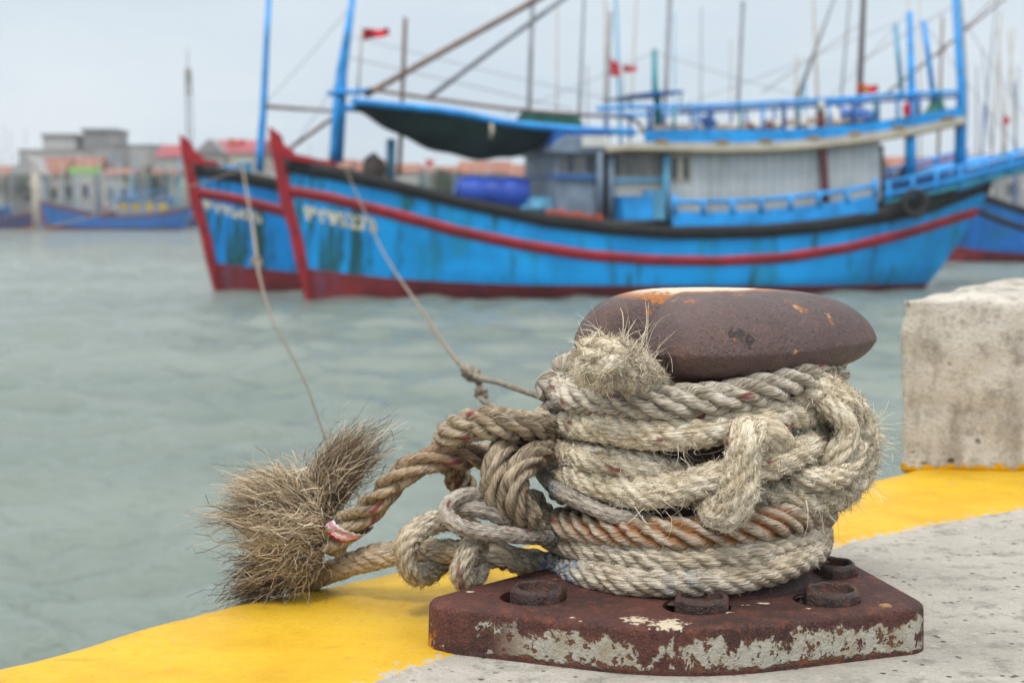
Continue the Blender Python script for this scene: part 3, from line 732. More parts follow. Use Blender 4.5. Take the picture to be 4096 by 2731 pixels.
class RopeMesh:
    """collects rope surfaces and their fuzz, then makes ONE mesh"""
    def __init__(s): s.V, s.F, s.A, s.n = [], [], {k: [] for k in ('tone', 'rust', 'tracer', 'stain', 'ropeco')}, 0
    def add(s, v, f, **at):
        n = len(v); s.V.append(v); s.F.append(f + s.n); s.n += n
        for k in s.A:
            d = at.get(k); dim = (n, 3) if k == 'ropeco' else (n,)
            s.A[k].append(np.broadcast_to(np.asarray(d if d is not None else (0.5 if k == 'tone' else 0.0), float), dim))
    def rope(s, R, fuzz=0, flen=(0.006, 0.016), fwid=0.0006, seed=5, lie=1.0, rust=None, stain=None, tone=0.5, smin=0, smax=1, closed=True, curl=0.35, ftone=(0.25, 0.85), groovy=False):
        V = R['V']; nv = R['nv']; tot = R['s'][-1]
        S = np.repeat(R['s'][:, None], nv, 1)
        ru = rust(S / tot, R['TH'], R['prof']) if rust else np.zeros_like(S)
        sn = stain(S / tot, R['TH']) if stain else np.zeros_like(S)
        s.add(V.reshape(-1, 3), R['f'], ropeco=R['ropeco'].reshape(-1, 3), tracer=R['tr'].ravel(), rust=ru.ravel(), stain=sn.ravel(), tone=tone)
        if closed:                                          # rounded ends
            for e, sg in ((0, -1), (-1, 1)):
                c = R['C'][e] + sg * R['T'][e] * R['rad'][e] * 0.45
                ringi = V[e]; mid = (ringi + c) / 2 + sg * R['T'][e] * R['rad'][e] * 0.12
                v = np.vstack([ringi, mid, c[None]]); j = np.arange(nv); j2 = (j + 1) % nv
                f = np.vstack([np.stack([j, j2, nv + j2, nv + j], 1)])
                f2 = np.stack([nv + j[::2], nv + (j[::2] + 1) % nv, nv + (j[::2] + 2) % nv, np.full(len(j[::2]), 2 * nv)], 1)
                s.add(v, np.vstack([f, f2]), ropeco=np.vstack([R['ropeco'][e], R['ropeco'][e], R['ropeco'][e][:1]]), tone=0.4)
        if fuzz:
            rng = np.random.default_rng(seed)
            i = rng.integers(int(smin * len(R['s'])), max(1, int(smax * len(R['s']))), fuzz); j = rng.integers(0, nv, fuzz)
            if groovy:
                i = rng.integers(int(smin * len(R['s'])), max(1, int(smax * len(R['s']))), fuzz * 4); j = rng.integers(0, nv, fuzz * 4)
                pf = R['prof'][i, j]; pm_, px_ = pf.min(), pf.max(); w_ = 0.10 + 0.90 * np.clip(1 - (pf - pm_) / (px_ - pm_ + 1e-6), 0, 1) ** 0.8
                keep = np.nonzero(rng.random(fuzz * 4) < w_)[0][:fuzz]; i, j = i[keep], j[keep]; fuzz = len(i)
            clump = rng.integers(0, max(1, fuzz // 7), fuzz); cd = rng.normal(0, 1, (fuzz // 7 + 1, 3))[clump]
            P0 = V[i, j] - R['nrm'][i, j] * 0.001; nr = R['nrm'][i, j]; t = R['T'][i]
            bt = np.cross(nr, t)
            up = np.abs(rng.normal(0.35, 0.35, fuzz)) / lie
            D = nr * up[:, None] + t * rng.normal(0, 0.8, fuzz)[:, None] + bt * rng.normal(0.15, 0.6, fuzz)[:, None] + 0.40 * (cd - nr * np.sum(cd * nr, 1)[:, None])
            L = rng.uniform(*flen, fuzz) * np.where(rng.random(fuzz) < 0.04, 1.8, 1.0); W = fwid * rng.uniform(0.5, 1.3, fuzz)
            v, f, k = fibre_strips(P0, D, L, W, curl, rng, 3, 0.05)
            to = rng.uniform(*ftone, fuzz)
            s.add(v, f, tone=np.repeat(to, k), ropeco=np.repeat(R['ropeco'][i, j], k, 0), rust=np.repeat(ru[i, j], k) * 0.8, stain=np.repeat(sn[i, j], k), tracer=np.repeat(R['tr'][i, j], k) * 0.7)
    def fibres(s, P0, D, L, W, curl, seed, segs=3, grav=0.0, tone=(0.2, 0.9), tip=None, red=0.0, bend=None):
        rng = np.random.default_rng(seed)
        v, f, k = fibre_strips(P0, D, L, W, curl, rng, segs, grav, bend)
        to = np.repeat(rng.uniform(*tone, len(P0)), k)
        if tip is not None: to = to + np.tile(np.repeat(np.linspace(0, tip, segs + 1), 2), len(P0))
        rc = np.repeat(rng.uniform(0, 0.3, (len(P0), 3)), k, 0)
        rd = np.repeat((rng.random(len(P0)) < red).astype(float), k)
        s.add(v, f, tone=np.clip(to, 0, 1), ropeco=rc, tracer=rd)
    def build(s, name, mat, parent=None):
        me = mesh_np(name, np.vstack(s.V), np.vstack(s.F))
        for k, dat in s.A.items():
            arr = np.concatenate(dat).astype(np.float32)
            at = me.attributes.new(k, 'FLOAT_VECTOR' if k == 'ropeco' else 'FLOAT', 'POINT')
            at.data.foreach_set('vector' if k == 'ropeco' else 'value', arr.ravel())
        return obj(name, me, mat, parent, True)

ay = AX[1]
# --- top laid rope: one full turn below the head
R_A = 0.168
ptsA = front([(2172, 1535), (2201, 1548), (2240, 1565), (2304, 1582), (2421, 1596), (2561, 1603), (2702, 1605), (2842, 1596), (2982, 1572), (3099, 1541), (3221, 1500), (3300, 1480), (3355, 1487)], R_A)
zl, zr = ptsA[0][2], ptsA[-1][2]
aL = math.degrees(math.atan2(ptsA[0][1] - ay, ptsA[0][0] - AX[0])); aR = math.degrees(math.atan2(ptsA[-1][1] - ay, ptsA[-1][0] - AX[0]))
ptsA = ptsA + arc(aR + 14, (aL % 360) - 12, zr + 0.004, zl + 0.012, R_A * 1.0, 9)
rm = RopeMesh(); ra = rope_surface(ptsA, 0.0220, 3.1, 1.2, seed=21, nl=5)
rm.rope(ra, 2600, (0.003, 0.008), 0.0005, 31, lie=2.2, ftone=(0.05, 0.6))
rope_a = rm.build('grey_laid_rope', M['rope_grey'])
tag(rope_a, 'thick grey laid rope with red yarns, top turn just under the bollard head', 'rope', 'ropes wound round the bollard')

# --- rust stained laid rope, fourth turn from the top
R_D = 0.168
ptsD = front([(2120, 1985), (2128, 2030), (2155, 2062), (2214, 2084), (2284, 2102), (2377, 2116), (2471, 2126), (2564, 2133), (2658, 2138), (2752, 2137), (2845, 2132), (2939, 2122), (3032, 2105), (3126, 2084), (3210, 2068), (3290, 2055)], R_D)
aL = math.degrees(math.atan2(ptsD[0][1] - ay, ptsD[0][0] - AX[0])); aR = math.degrees(math.atan2(ptsD[-1][1] - ay, ptsD[-1][0] - AX[0]))
ptsD = ptsD + arc(max(aR, -40) + 18, (aL % 360) - 10, ptsD[-1][2], ptsD[0][2], R_D, 9)
rm = RopeMesh(); rd = rope_surface(ptsD, 0.0210, 3.1, 1.2, seed=22, nl=5)
rm.rope(rd, 2600, (0.003, 0.008), 0.0005, 32, lie=2.2, ftone=(0.05, 0.6),
        rust=lambda u, TH, pr: np.clip(1.9 * np.exp(-((u - 0.285) / 0.10) ** 2) + 0.55 * np.exp(-((u - 0.17) / 0.11) ** 2), 0, 1) * np.clip(1.45 - (pr - 0.70) / 0.21, 0.10, 1))
rope_d = rm.build('rust_stained_rope', M['rope_rust'])
tag(rope_d, 'grey laid rope with orange rust stains between its strands, turn across the lower middle', 'rope', 'ropes wound round the bollard')

# --- lowest rope: two turns, tail running left under the hitches
R_F = 0.171
tail = deep([(1180, 2345, ay + 0.10), (1278, 2302, ay + 0.07), (1358, 2272, ay + 0.05), (1438, 2243, ay + 0.03), (1544, 2213, ay + 0.0), (1659, 2196, ay - 0.02), (1739, 2198, ay - 0.035), (1819, 2204, ay - 0.05), (1898, 2211, ay - 0.06), (1978, 2221, ay - 0.07)])
ptsF = tail + front([(2144, 2256), (2237, 2277), (2331, 2296), (2471, 2314), (2611, 2323), (2752, 2324), (2892, 2314), (2985, 2300), (3079, 2275), (3160, 2242), (3255, 2195)], R_F)
zR = Cc(3330, 2150, R_F)[2]
ptsE = front([(2170, 2120), (2200, 2145), (2284, 2172), (2377, 2194), (2518, 2216), (2658, 2226), (2798, 2226), (2939, 2217), (3032, 2199), (3126, 2174), (3220, 2140)], R_F - 0.008)
aR = math.degrees(math.atan2(ptsF[-1][1] - ay, ptsF[-1][0] - AX[0])); aL = math.degrees(math.atan2(ptsE[0][1] - ay, ptsE[0][0] - AX[0]))
ptsF = ptsF + arc(aR + 18, (aL % 360) - 15, ptsF[-1][2] + 0.008, ptsE[0][2], R_F - 0.004, 10) + ptsE + arc(-8, 60, ptsE[-1][2] + 0.005, ptsE[-1][2], R_F - 0.01, 4)
rm = RopeMesh(); rf = rope_surface(ptsF, 0.0195, 3.2, 0.7, rfun=lambda u: 0.84 + 0.16 * np.clip((u - 0.12) / 0.12, 0, 1), seed=23, rvar=0.04, lump=0.022)
rm.rope(rf, 24000, (0.003, 0.008), 0.0006, 33, lie=1.8, ftone=(0.1, 0.8), groovy=True,
        stain=lambda u, TH: np.clip(1.4 * np.exp(-((u - 0.222) / 0.026) ** 2) + 0.6 * np.exp(-((u - 0.235) / 0.012) ** 2) + 0.45 * np.exp(-((u - 0.315) / 0.012) ** 2), 0, 1),
        rust=lambda u, TH, pr: 0.35 * np.clip(1 - (u / 0.2), 0, 1))
rope_f = rm.build('bottom_rope', M['rope_tan'])
tag(rope_f, 'fuzzy pale blue stained rope in the two lowest turns, its tail running left', 'rope', 'ropes wound round the bollard')

# --- cream fuzzy rope: middle turns, big loops and a cut end under the head
rm = RopeMesh(); R_B = 0.161
def cream(pts, r, seed, fuzz, pitch=3.0, groove=0.58, lie=1.9, flen=(0.005, 0.012), lump=0.055, **kw):
    R = rope_surface(pts, r, pitch, groove, seed=seed, rvar=0.05, lump=lump, **kw)
    rm.rope(R, int(fuzz * 1.25), flen, 0.0008, seed + 100, lie=lie, ftone=(0.05, 0.85), curl=0.5, groovy=True)
    return R
p2 = front([(2165, 1660), (2190, 1682), (2262, 1694), (2374, 1703), (2468, 1714), (2585, 1724), (2690, 1730), (2790, 1722), (2900, 1700), (3010, 1672), (3120, 1655), (3230, 1660), (3300, 1675)], R_B)
cream(p2 + arc(-12, 168, p2[-1][2], p2[0][2], R_B, 8), 0.0215, 41, 9000)
p3 = front([(2170, 1770), (2200, 1797), (2284, 1822), (2377, 1834), (2471, 1845), (2564, 1862), (2650, 1884), (2730, 1915), (2800, 1935)], [R_B, R_B, R_B, R_B, R_B - .002, R_B - .008, R_B - .014, R_B - .018, R_B - .02])
cream(arc(150, 190, p3[0][2] + 0.004, p3[0][2], R_B, 3)[:2] + p3, 0.0185, 42, 5000)
p4 = front([(2180, 1838), (2237, 1882), (2331, 1925), (2424, 1951), (2518, 1964), (2611, 1965), (2705, 1957), (2798, 1938), (2883, 1910), (2970, 1880), (3045, 1858), (3151, 1820), (3235, 1780), (3310, 1745), (3350, 1720)], [R_B] * 5 + [R_B + .004, R_B + .008, R_B + .010, R_B + .008, R_B + .006, R_B + .008, R_B + .008, R_B + .006, R_B, R_B])
cream(arc(150, 190, p4[0][2] + 0.004, p4[0][2], R_B, 3)[:2] + p4, 0.0205, 43, 9000)
# standing loop
p5 = front([(3010, 1850), (3008, 1790), (2996, 1738), (2984, 1742), (2971, 1795), (2962, 1870), (2954, 1950), (2936, 2025), (2915, 2062), (2872, 2055), (2850, 2010)], [R_B - .03, R_B - .004, R_B + .018, R_B + .040, R_B + .047, R_B + .048, R_B + .048, R_B + .044, R_B + .038, R_B + .022, R_B - .01])
cream(p5, 0.0225, 44, 9000)
# bundle of loosened strands over the loop's shoulder
for q, (dx, dy) in enumerate(((0, 0), (26, 34), (-20, 40))):
    pp = front([(2920 + dx * 0.3, 1710 + dy * 0.3), (3000 + dx, 1690 + dy * 0.6), (3080 + dx, 1700 + dy), (3130 + dx, 1745 + dy), (3165 + dx * 0.6, 1790 + dy)], [R_B + .01, R_B + .022, R_B + .022, R_B + .012, R_B])
    cream(pp, 0.0105, 60 + q, 250, groove=0.15, tracer=False, lump=0.012)
# bulging loops on the far right
def rb(px, py, dy): return at_y(px, py, ay + dy)
p6 = [rb(3180, 1560, -0.10), rb(3256, 1556, -0.105), rb(3333, 1587, -0.10), rb(3400, 1645, -0.085), rb(3438, 1725, -0.07), rb(3440, 1826, -0.065), rb(3408, 1912, -0.075), rb(3345, 1966, -0.09), rb(3256, 1990, -0.105), rb(3150, 1985, -0.115), rb(3060, 1975, -0.115), rb(2990, 1960, -0.11)]
cream(p6, 0.0235, 45, 12000, groove=0.5, lie=1.4, flen=(0.005, 0.015))
p7 = [rb(3290, 1600, -0.115), rb(3355, 1655, -0.118), rb(3392, 1725, -0.115), rb(3375, 1790, -0.118), rb(3330, 1840, -0.115), rb(3300, 1880, -0.10)]
cream(p7, 0.0155, 46, 1500, groove=0.8, lie=2.2, tracer=False, pitch=4.5, lump=0.01)
p8 = [rb(3180, 1900, -0.118), rb(3240, 1908, -0.128), rb(3310, 1916, -0.13), rb(3375, 1893, -0.122), rb(3420, 1845, -0.105), rb(3430, 1780, -0.09)]
cream(p8, 0.0145, 47, 2500, groove=0.8, lie=2.0, tracer=False, pitch=4.5, lump=0.01)
# dark inner turn under the top rope
p9 = front([(2950, 1720), (3060, 1665), (3160, 1640), (3260, 1640), (3330, 1665)], R_B - 0.012)
cream(p9, 0.019, 48, 2500)
# long wisps on the right side and below
rng = np.random.default_rng(77)
def wisps(spots, n, L, spread, seed, tone=(0.4, 1.0)):
    r_ = np.random.default_rng(seed); P0, D = [], []
    for p, d in spots:
        P0.append(np.repeat(np.asarray(p)[None], n, 0) + r_.normal(0, 0.008, (n, 3))); D.append(np.asarray(d)[None] + r_.normal(0, spread, (n, 3)))
    P0, D = np.vstack(P0), np.vstack(D); m_ = len(P0)
    rm.fibres(P0, D, r_.uniform(*L, m_), r_.uniform(0.0005, 0.001, m_), 0.28, seed, 5, 0.06, tone)
wisps([(rb(3455, 1700, -.07), (1, -.2, .1)), (rb(3470, 1760, -.065), (1, -.1, 0)), (rb(3480, 1810, -.065), (1, -.2, -.2)), (rb(3440, 1900, -.07), (.9, -.3, -.4)), (rb(3380, 1960, -.09), (.5, -.3, -.9)), (rb(3300, 2000, -.1), (.2, -.3, -1)), (rb(3220, 1990, -.11), (0, -.4, -1))], 34, (0.02, 0.05), 0.35, 701)
wisps([(rb(3200, 1960, -.13), (.2, -.4, -.9)), (rb(3120, 1990, -.13), (-.3, -.5, -.6)), (Cc(2740, 1780, R_B + .02), (.3, -.5, -.6)), (Cc(2650, 1790, R_B + .02), (.5, -.6, -.4)), (Cc(2700, 2030, R_B + .02), (.4, -.6, -.6)), (Cc(2560, 2020, R_B + .02), (.4, -.6, -.6)), (Cc(3130, 1560, R_B + .01), (.3, -.6, -.5))], 8, (0.02, 0.06), 0.4, 702)
# cut end resting under the head
pe = [at_y(2665, 1590, ay - 0.09), at_y(2610, 1550, ay - 0.125), at_y(2545, 1500, ay - 0.155), at_y(2475, 1450, ay - 0.178), at_y(2410, 1430, ay - 0.182), at_y(2362, 1455, ay - 0.178)]
Re = cream(pe, 0.0255, 49, 6500, groove=0.5, lie=1.5, flen=(0.006, 0.016))
pe2 = [at_y(2405, 1395, ay - 0.172), at_y(2352, 1425, ay - 0.185), at_y(2333, 1475, ay - 0.19), at_y(2345, 1518, ay - 0.18)]
cream(pe2, 0.0155, 50, 1800, groove=0.2, tracer=False)
pe3 = [at_y(2480, 1440, ay - 0.195), at_y(2432, 1455, ay - 0.205), at_y(2400, 1500, ay - 0.20), at_y(2412, 1535, ay - 0.185)]
cream(pe3, 0.0145, 51, 1800, groove=0.2, tracer=False)
r_ = np.random.default_rng(79); n = 1500
ctr = np.stack([np.interp(r_.uniform(0.50, 1, n), np.linspace(0, 1, len(pe)), np.array(pe)[:, k]) for k in range(3)], 1)
dirs = r_.normal(0, 1, (n, 3)); dirs[:, 1] -= 0.8; dirs[:, 2] += 0.35; dirs /= np.linalg.norm(dirs, axis=1)[:, None]
rm.fibres(ctr + dirs * 0.023, dirs * 0.15 + r_.normal(0, 0.7, (n, 3)), r_.uniform(0.010, 0.028, n), r_.uniform(0.0006, 0.0012, n), 0.6, 80, 5, 0.03, (0.1, 1.0), red=0.012)
for (x, y, dx, dz, L) in ((2420, 1330, -.5, .9, .05), (2480, 1320, .25, 1, .05), (2545, 1370, .35, 1, .065), (2590, 1400, .5, .9, .05), (2380, 1360, -.8, .5, .04), (2560, 1340, .1, 1, .06), (2300, 1440, -1, .3, .03), (2290, 1480, -1, .2, .03)):
    p = at_y(x + 10, y + 50, ay - 0.185); k = 7
    rm.fibres(p[None] + r_.normal(0, .0025, (k, 3)), np.array([[dx, -.15, dz]]) + r_.normal(0, .12, (k, 3)), L * r_.uniform(.6, 1.15, k), r_.uniform(.0006, .0012, k), 0.16, int(x + y), 6, 0.02, (0.5, 1.0))
rope_b = rm.build('cream_fuzzy_rope', M['rope_cream'])
tag(rope_b, 'very fuzzy cream rope in the middle turns, with a standing loop and shaggy cut end', 'rope', 'ropes wound round the bollard')

# --- thin braided line crossing the left side
R_C = 0.187
pc = [at_y(2255, 1600, ay - 0.03)] + front([(2190, 1632), (2150, 1678), (2128, 1738), (2132, 1802), (2155, 1866), (2190, 1925), (2246, 1966), (2307, 2003), (2377, 2032), (2447, 2056), (2530, 2072), (2620, 2085)], [R_C - .01, R_C, R_C, R_C, R_C, R_C, R_C, R_C, R_C, R_C - .004, R_C - .018, R_C - .03])
rm = RopeMesh(); rc = rope_surface(pc, 0.0098, 2.6, 1.0, 'braid', seed=24, rvar=0.02, nv=40, step=0.002)
rm.rope(rc, 1500, (0.003, 0.008), 0.0004, 34, lie=1.4, stain=lambda u, TH: np.exp(-((u - 0.57) / 0.02) ** 2))
dl = ay - 0.10
pl = deep([(2230, 2158, dl + .06), (2148, 2152, dl + .02), (2058, 2147, dl), (1978, 2136, dl - .01), (1898, 2119, dl - .015), (1829, 2096, dl - .015), (1782, 2057, dl - .01), (1784, 2014, dl), (1829, 1982, dl + .01), (1898, 1975, dl + .02), (1978, 1990, dl + .03), (2060, 2020, dl + .05)])
pl2 = deep([(1800, 2075, dl + .035), (1840, 2035, dl + .02), (1898, 2035, dl + .012), (1955, 2050, dl + .012), (2005, 2075, dl + .015), (2060, 2110, dl + .03), (2110, 2135, dl + .05)])
rl = rope_surface(pl, 0.0105, 2.6, 1.0, 'braid', seed=25, rvar=0.03, nv=40, step=0.002); rm.rope(rl, 1800, (0.003, 0.008), 0.0004, 35, lie=1.4)
rl = rope_surface(pl2, 0.0115, 2.6, 1.0, 'braid', seed=26, rvar=0.03, nv=40, step=0.002); rm.rope(rl, 1800, (0.003, 0.008), 0.0004, 36, lie=1.2)
rope_c = rm.build('thin_braided_line', M['rope_thin'])
tag(rope_c, 'thin grey braided line crossing the coil and looping out over the yellow edge', 'rope', 'ropes wound round the bollard')

# --- tan half hitches on the tail
rm = RopeMesh(); dh = ay - 0.045
ph = deep([(1905, 2150, dh + .05), (1850, 2085, dh + .02), (1800, 2075, dh), (1735, 2085, dh - .02), (1665, 2125, dh - .035), (1622, 2185, dh - .04), (1620, 2255, dh - .038), (1660, 2302, dh - .02), (1720, 2285, dh + .01), (1790, 2230, dh + .03)])
R = rope_surface(ph, 0.0148, 3.2, 0.9, seed=27, rvar=0.05, lump=0.03); rm.rope(R, 6000, (0.004, 0.009), 0.0006, 37, lie=1.7, ftone=(0, .7))
dh2 = ay - 0.085
ph2 = deep([(1945, 2150, dh2 + .03), (1905, 2165, dh2), (1868, 2205, dh2 - .018), (1847, 2262, dh2 - .022), (1846, 2312, dh2 - .015), (1878, 2328, dh2), (1920, 2290, dh2 + .012), (1932, 2220, dh2 + .02)])
R = rope_surface(ph2, 0.0138, 3.2, 0.9, seed=28, rvar=0.05, lump=0.03); rm.rope(R, 4500, (0.004, 0.009), 0.0006, 38, lie=1.7, ftone=(0, .7))
rope_h = rm.build('tan_hitch_rope', M['rope_tan'])
tag(rope_h, 'short tan rope tied in two half hitches round the tail, resting on the yellow edge', 'rope', 'ropes wound round the bollard')

# --- brown laid rope: knot, arching tail and three frayed strands
rope_k = thing('frayed_brown_rope', 'dirty brown laid rope arching left from the coil, its end unravelled into a shaggy brush', 'rope', (AX[0] - 0.3, AX[1], 0.02), 0, 'ropes wound round the bollard')
off = np.array([AX[0] - 0.3, AX[1], 0.02])
rm = RopeMesh(); dk = ay - 0.03
k1 = deep([(2230, 1745, dk + .05), (2160, 1712, dk + .0), (2095, 1702, dk - .02), (2031, 1697, dk - .03), (1951, 1692, dk - .03), (1872, 1702, dk - .025), (1815, 1728, dk - .01), (1790, 1768, dk + .03), (1795, 1820, dk + .07), (1815, 1880, dk + .085), (1845, 1945, dk + .09), (1880, 2010, dk + .08)])
R = rope_surface(k1, 0.0205, 3.0, 1.15, nl=5, seed=29, phase=1.0); rm.rope(R, 2500, (0.003, 0.008), 0.0005, 39, lie=1.6, ftone=(0.1, 0.6))
k2 = deep([(2100, 1840, dk + .08), (2010, 1830, dk + .05), (1951, 1832, dk + .03), (1872, 1822, dk + .01), (1792, 1820, dk + .0), (1712, 1842, dk - .0), (1633, 1878, dk + .0), (1575, 1925, dk + .01), (1517, 1983, dk + .02), (1464, 2041, dk + .03), (1405, 2095, dk + .04), (1350, 2135, dk + .05), (1305, 2180, dk + .055)])
R2 = rope_surface(k2, 0.0195, 4.2, 1.15, seed=30, nl=4, rfun=lambda u: 0.95 + 0.30 * np.clip((u - 0.70) / 0.30, 0, 1)); rm.rope(R2, 2500, (0.003, 0.008), 0.0005, 40, lie=1.6, ftone=(0.1, 0.6), rust=lambda u, TH, pr: 0.28 * np.exp(-((u - .4) / .2) ** 2))
k3 = deep([(2080, 1760, dk + .03), (2020, 1790, dk - .02), (1985, 1850, dk - .045), (1972, 1920, dk - .05), (1985, 1985, dk - .05), (2025, 2040, dk - .05), (2080, 2085, dk - .045), (2140, 2115, dk - .03)])
R3 = rope_surface(k3, 0.0185, 3.6, 1.15, nl=5, seed=31); rm.rope(R3, 2200, (0.003, 0.008), 0.0005, 41, lie=1.6, ftone=(0.1, 0.6))
k4 = deep([(2170, 1800, dk + .0), (2110, 1845, dk - .05), (2062, 1910, dk - .065), (2050, 1975, dk - .065), (2080, 2030, dk - .06), (2130, 2070, dk - .05)])
R4 = rope_surface(k4, 0.0185, 3.6, 1.15, nl=5, seed=32, phase=2.0); rm.rope(R4, 2200, (0.003, 0.008), 0.0005, 42, lie=1.6, ftone=(0.1, 0.6))
k = rm.build('laid_rope', M['rope_brown']); k.data.transform(Matrix.Translation(-Vector(off))); k.parent = rope_k

def brush(name, path, r0, r1, n, seed, wid=(0.0006, 0.0019), jit=1.0, tone=(0.15, 0.85), tip=-0.5, red=0.0, segs=12, nclump=34, strays=0.15):
    """fibres that leave a rope end in tufts: each tuft wanders its own way, hairs cling to it loosely, kink and tangle"""
    rng = np.random.default_rng(seed); rm = RopeMesh()
    C_ = spline(path, 0.004, 1); T, N, B = frames(C_); m_ = len(C_); Lp = m_ * 0.004
    def wander(k, steps, amp, corr):
        w = rng.normal(0, 1, (k, steps + 1, 3)); o = np.zeros_like(w); v = np.zeros((k, 3))
        for t in range(1, steps + 1): v = corr * v + w[:, t] * math.sqrt(1 - corr * corr); o[:, t] = o[:, t - 1] + v
        return o * amp / steps
    ca, cq = rng.uniform(0, 2 * PI, nclump), np.sqrt(rng.random(nclump)); clen = np.clip(rng.normal(0.84, 0.16, nclump), 0.4, 1.03); cst = rng.uniform(0, 0.3, nclump)
    cw = wander(nclump, segs, r1 * 1.6 * jit, 0.6)
    g = rng.integers(0, nclump, n); stray = rng.random(n) < strays
    ln = np.clip(clen[g] * rng.uniform(0.6, 1.06, n), 0.1, 1.06); st = np.maximum(0, cst[g] + rng.normal(0, 0.06, n)) * (rng.random(n) < 0.75)
    fw = wander(n, segs, 1.0, 0.35) * (np.where(stray, 0.050, 0.026) * jit)[:, None, None]
    hp, hf, ha = rng.uniform(0, 6.28, (n, 3)), rng.uniform(1.0, 3.5, (n, 1)), rng.uniform(0.001, 0.0085, (n, 1)) * (rng.random((n, 3)) + 0.3)
    droop = rng.uniform(0.0, 0.010, n); a = rng.uniform(0, 2 * PI, n); tuft = rng.uniform(0.0, 1.0, n) ** 0.7 * np.where(stray, 0.012, 0.0040)
    pts = []
    for k in range(segs + 1):
        t = st + (ln - st) * k / segs
        x = np.clip(t, 0, 1) * (m_ - 1); i = x.astype(int); i1 = np.minimum(i + 1, m_ - 1); w = (x - i)[:, None]
        c = C_[i] * (1 - w) + C_[i1] * w + T[i] * (np.maximum(t - 1, 0) * Lp)[:, None]
        rr = (r0 + (r1 - r0) * np.clip(t, 0, 1.2)) * cq[g]
        p = c + (np.cos(ca[g]) * rr)[:, None] * N[i] + (np.sin(ca[g]) * rr)[:, None] * B[i]
        kx = np.clip(t * segs, 0, segs - 1e-6); ki = kx.astype(int); kf = (kx - ki)[:, None]
        p = p + cw[g, ki] * (1 - kf) + cw[g, np.minimum(ki + 1, segs)] * kf
        sp = tuft * (0.5 + 1.0 * k / segs)
        p = p + (np.cos(a) * sp)[:, None] * N[i] + (np.sin(a) * sp)[:, None] * B[i] + fw[:, k] + ha * np.sin(hp + hf * 2 * PI * k / segs) * min(1, k / 3)
        p[:, 2] -= droop * (k / segs) ** 2
        pts.append(p)
    pts = np.stack(pts, 1)
    d = pts[:, 1] - pts[:, 0]; side = np.cross(d, rng.normal(0, 1, (n, 3))); side /= np.linalg.norm(side, axis=1)[:, None] + 1e-9
    W = rng.uniform(*wid, n)[:, None] * np.linspace(1, 0.45, segs + 1)[None] * 0.5
    v = np.stack([pts + side[:, None] * W[..., None], pts - side[:, None] * W[..., None]], 2).reshape(-1, 3)
    kk_ = (segs + 1) * 2; base = np.arange(n)[:, None, None] * kk_
    f = (base + np.array([[2 * t, 2 * t + 1, 2 * t + 3, 2 * t + 2] for t in range(segs)])[None]).reshape(-1, 4)
    ct = rng.uniform(-0.38, 0.30, nclump)[g]
    tn = (rng.uniform(*tone, n) + ct)[:, None] + tip * (np.linspace(0, 1, segs + 1) ** 2)[None] * rng.uniform(0.3, 1.2, n)[:, None]
    rm.add(v, f, tone=np.clip(np.repeat(tn, 2, 1).ravel(), 0, 1), ropeco=np.repeat(rng.uniform(0, 0.3, (n, 3)), kk_, 0), tracer=np.repeat((rng.random(n) < red).astype(float), kk_))
    o = rm.build(name, M['fray']); o.data.transform(Matrix.Translation(-Vector(off))); o.parent = rope_k
    return o
db = dk + 0.055
def fr_(pts, dd=0.0): return deep([(800 + x / 1.8822, 1600 + y / 1.8822, db + z + dd) for x, y, z in pts])
brush('frayed_strand', fr_([(960, 960, .03), (935, 800, .035), (985, 600, .04), (1110, 440, .045), (1250, 340, .05), (1370, 290, .05)]), 0.010, 0.019, 2100, 201, red=0.03, tone=(0.2, 1.0), tip=-0.4)
brush('frayed_strand', fr_([(1000, 700, .03), (1060, 520, .04), (1100, 330, .05), (1112, 170, .055)]), 0.005, 0.006, 260, 202, tone=(0.45, 1.0), tip=-0.2, nclump=5)
brush('frayed_strand', fr_([(900, 940, .015), (820, 810, .01), (710, 690, .01), (590, 620, .01), (440, 590, .015), (340, 600, .02)]), 0.011, 0.013, 800, 203, tone=(0.45, 1.0), tip=-0.3, nclump=18)
brush('frayed_strand', fr_([(880, 970, .0), (780, 890, -.01), (630, 800, -.012), (450, 745, -.01), (300, 725, 0), (210, 730, .01)]), 0.013, 0.020, 1900, 204, tone=(0.4, 1.0), tip=-0.35, nclump=28)
brush('frayed_strand', fr_([(880, 1030, -.0), (780, 1015, -.012), (660, 1005, -.02), (530, 980, -.02), (410, 930, -.01), (350, 890, 0)]), 0.016, 0.020, 1900, 208, tone=(0.65, 1.0), tip=-0.3, nclump=26)
brush('frayed_strand', fr_([(890, 1110, -.0), (800, 1140, -.012), (690, 1170, -.015), (600, 1210, -.015), (520, 1265, -.015)]), 0.014, 0.016, 1100, 209, tone=(0.55, 1.0), tip=-0.3, nclump=16)
brush('frayed_strand', fr_([(900, 1170, .01), (820, 1225, .0), (680, 1280, 0), (500, 1340, .005), (330, 1415, .015), (215, 1475, .03)]), 0.015, 0.014, 1700, 205, tone=(0.0, 0.7), tip=-0.3, nclump=20)
brush('frayed_strand', fr_([(880, 1090, 0), (740, 1110, -.01), (540, 1110, 0), (360, 1090, .01), (230, 1080, .02)]), 0.012, 0.030, 260, 206, tone=(0.0, 0.6), tip=-0.5, strays=0.5, nclump=10, jit=1.1)
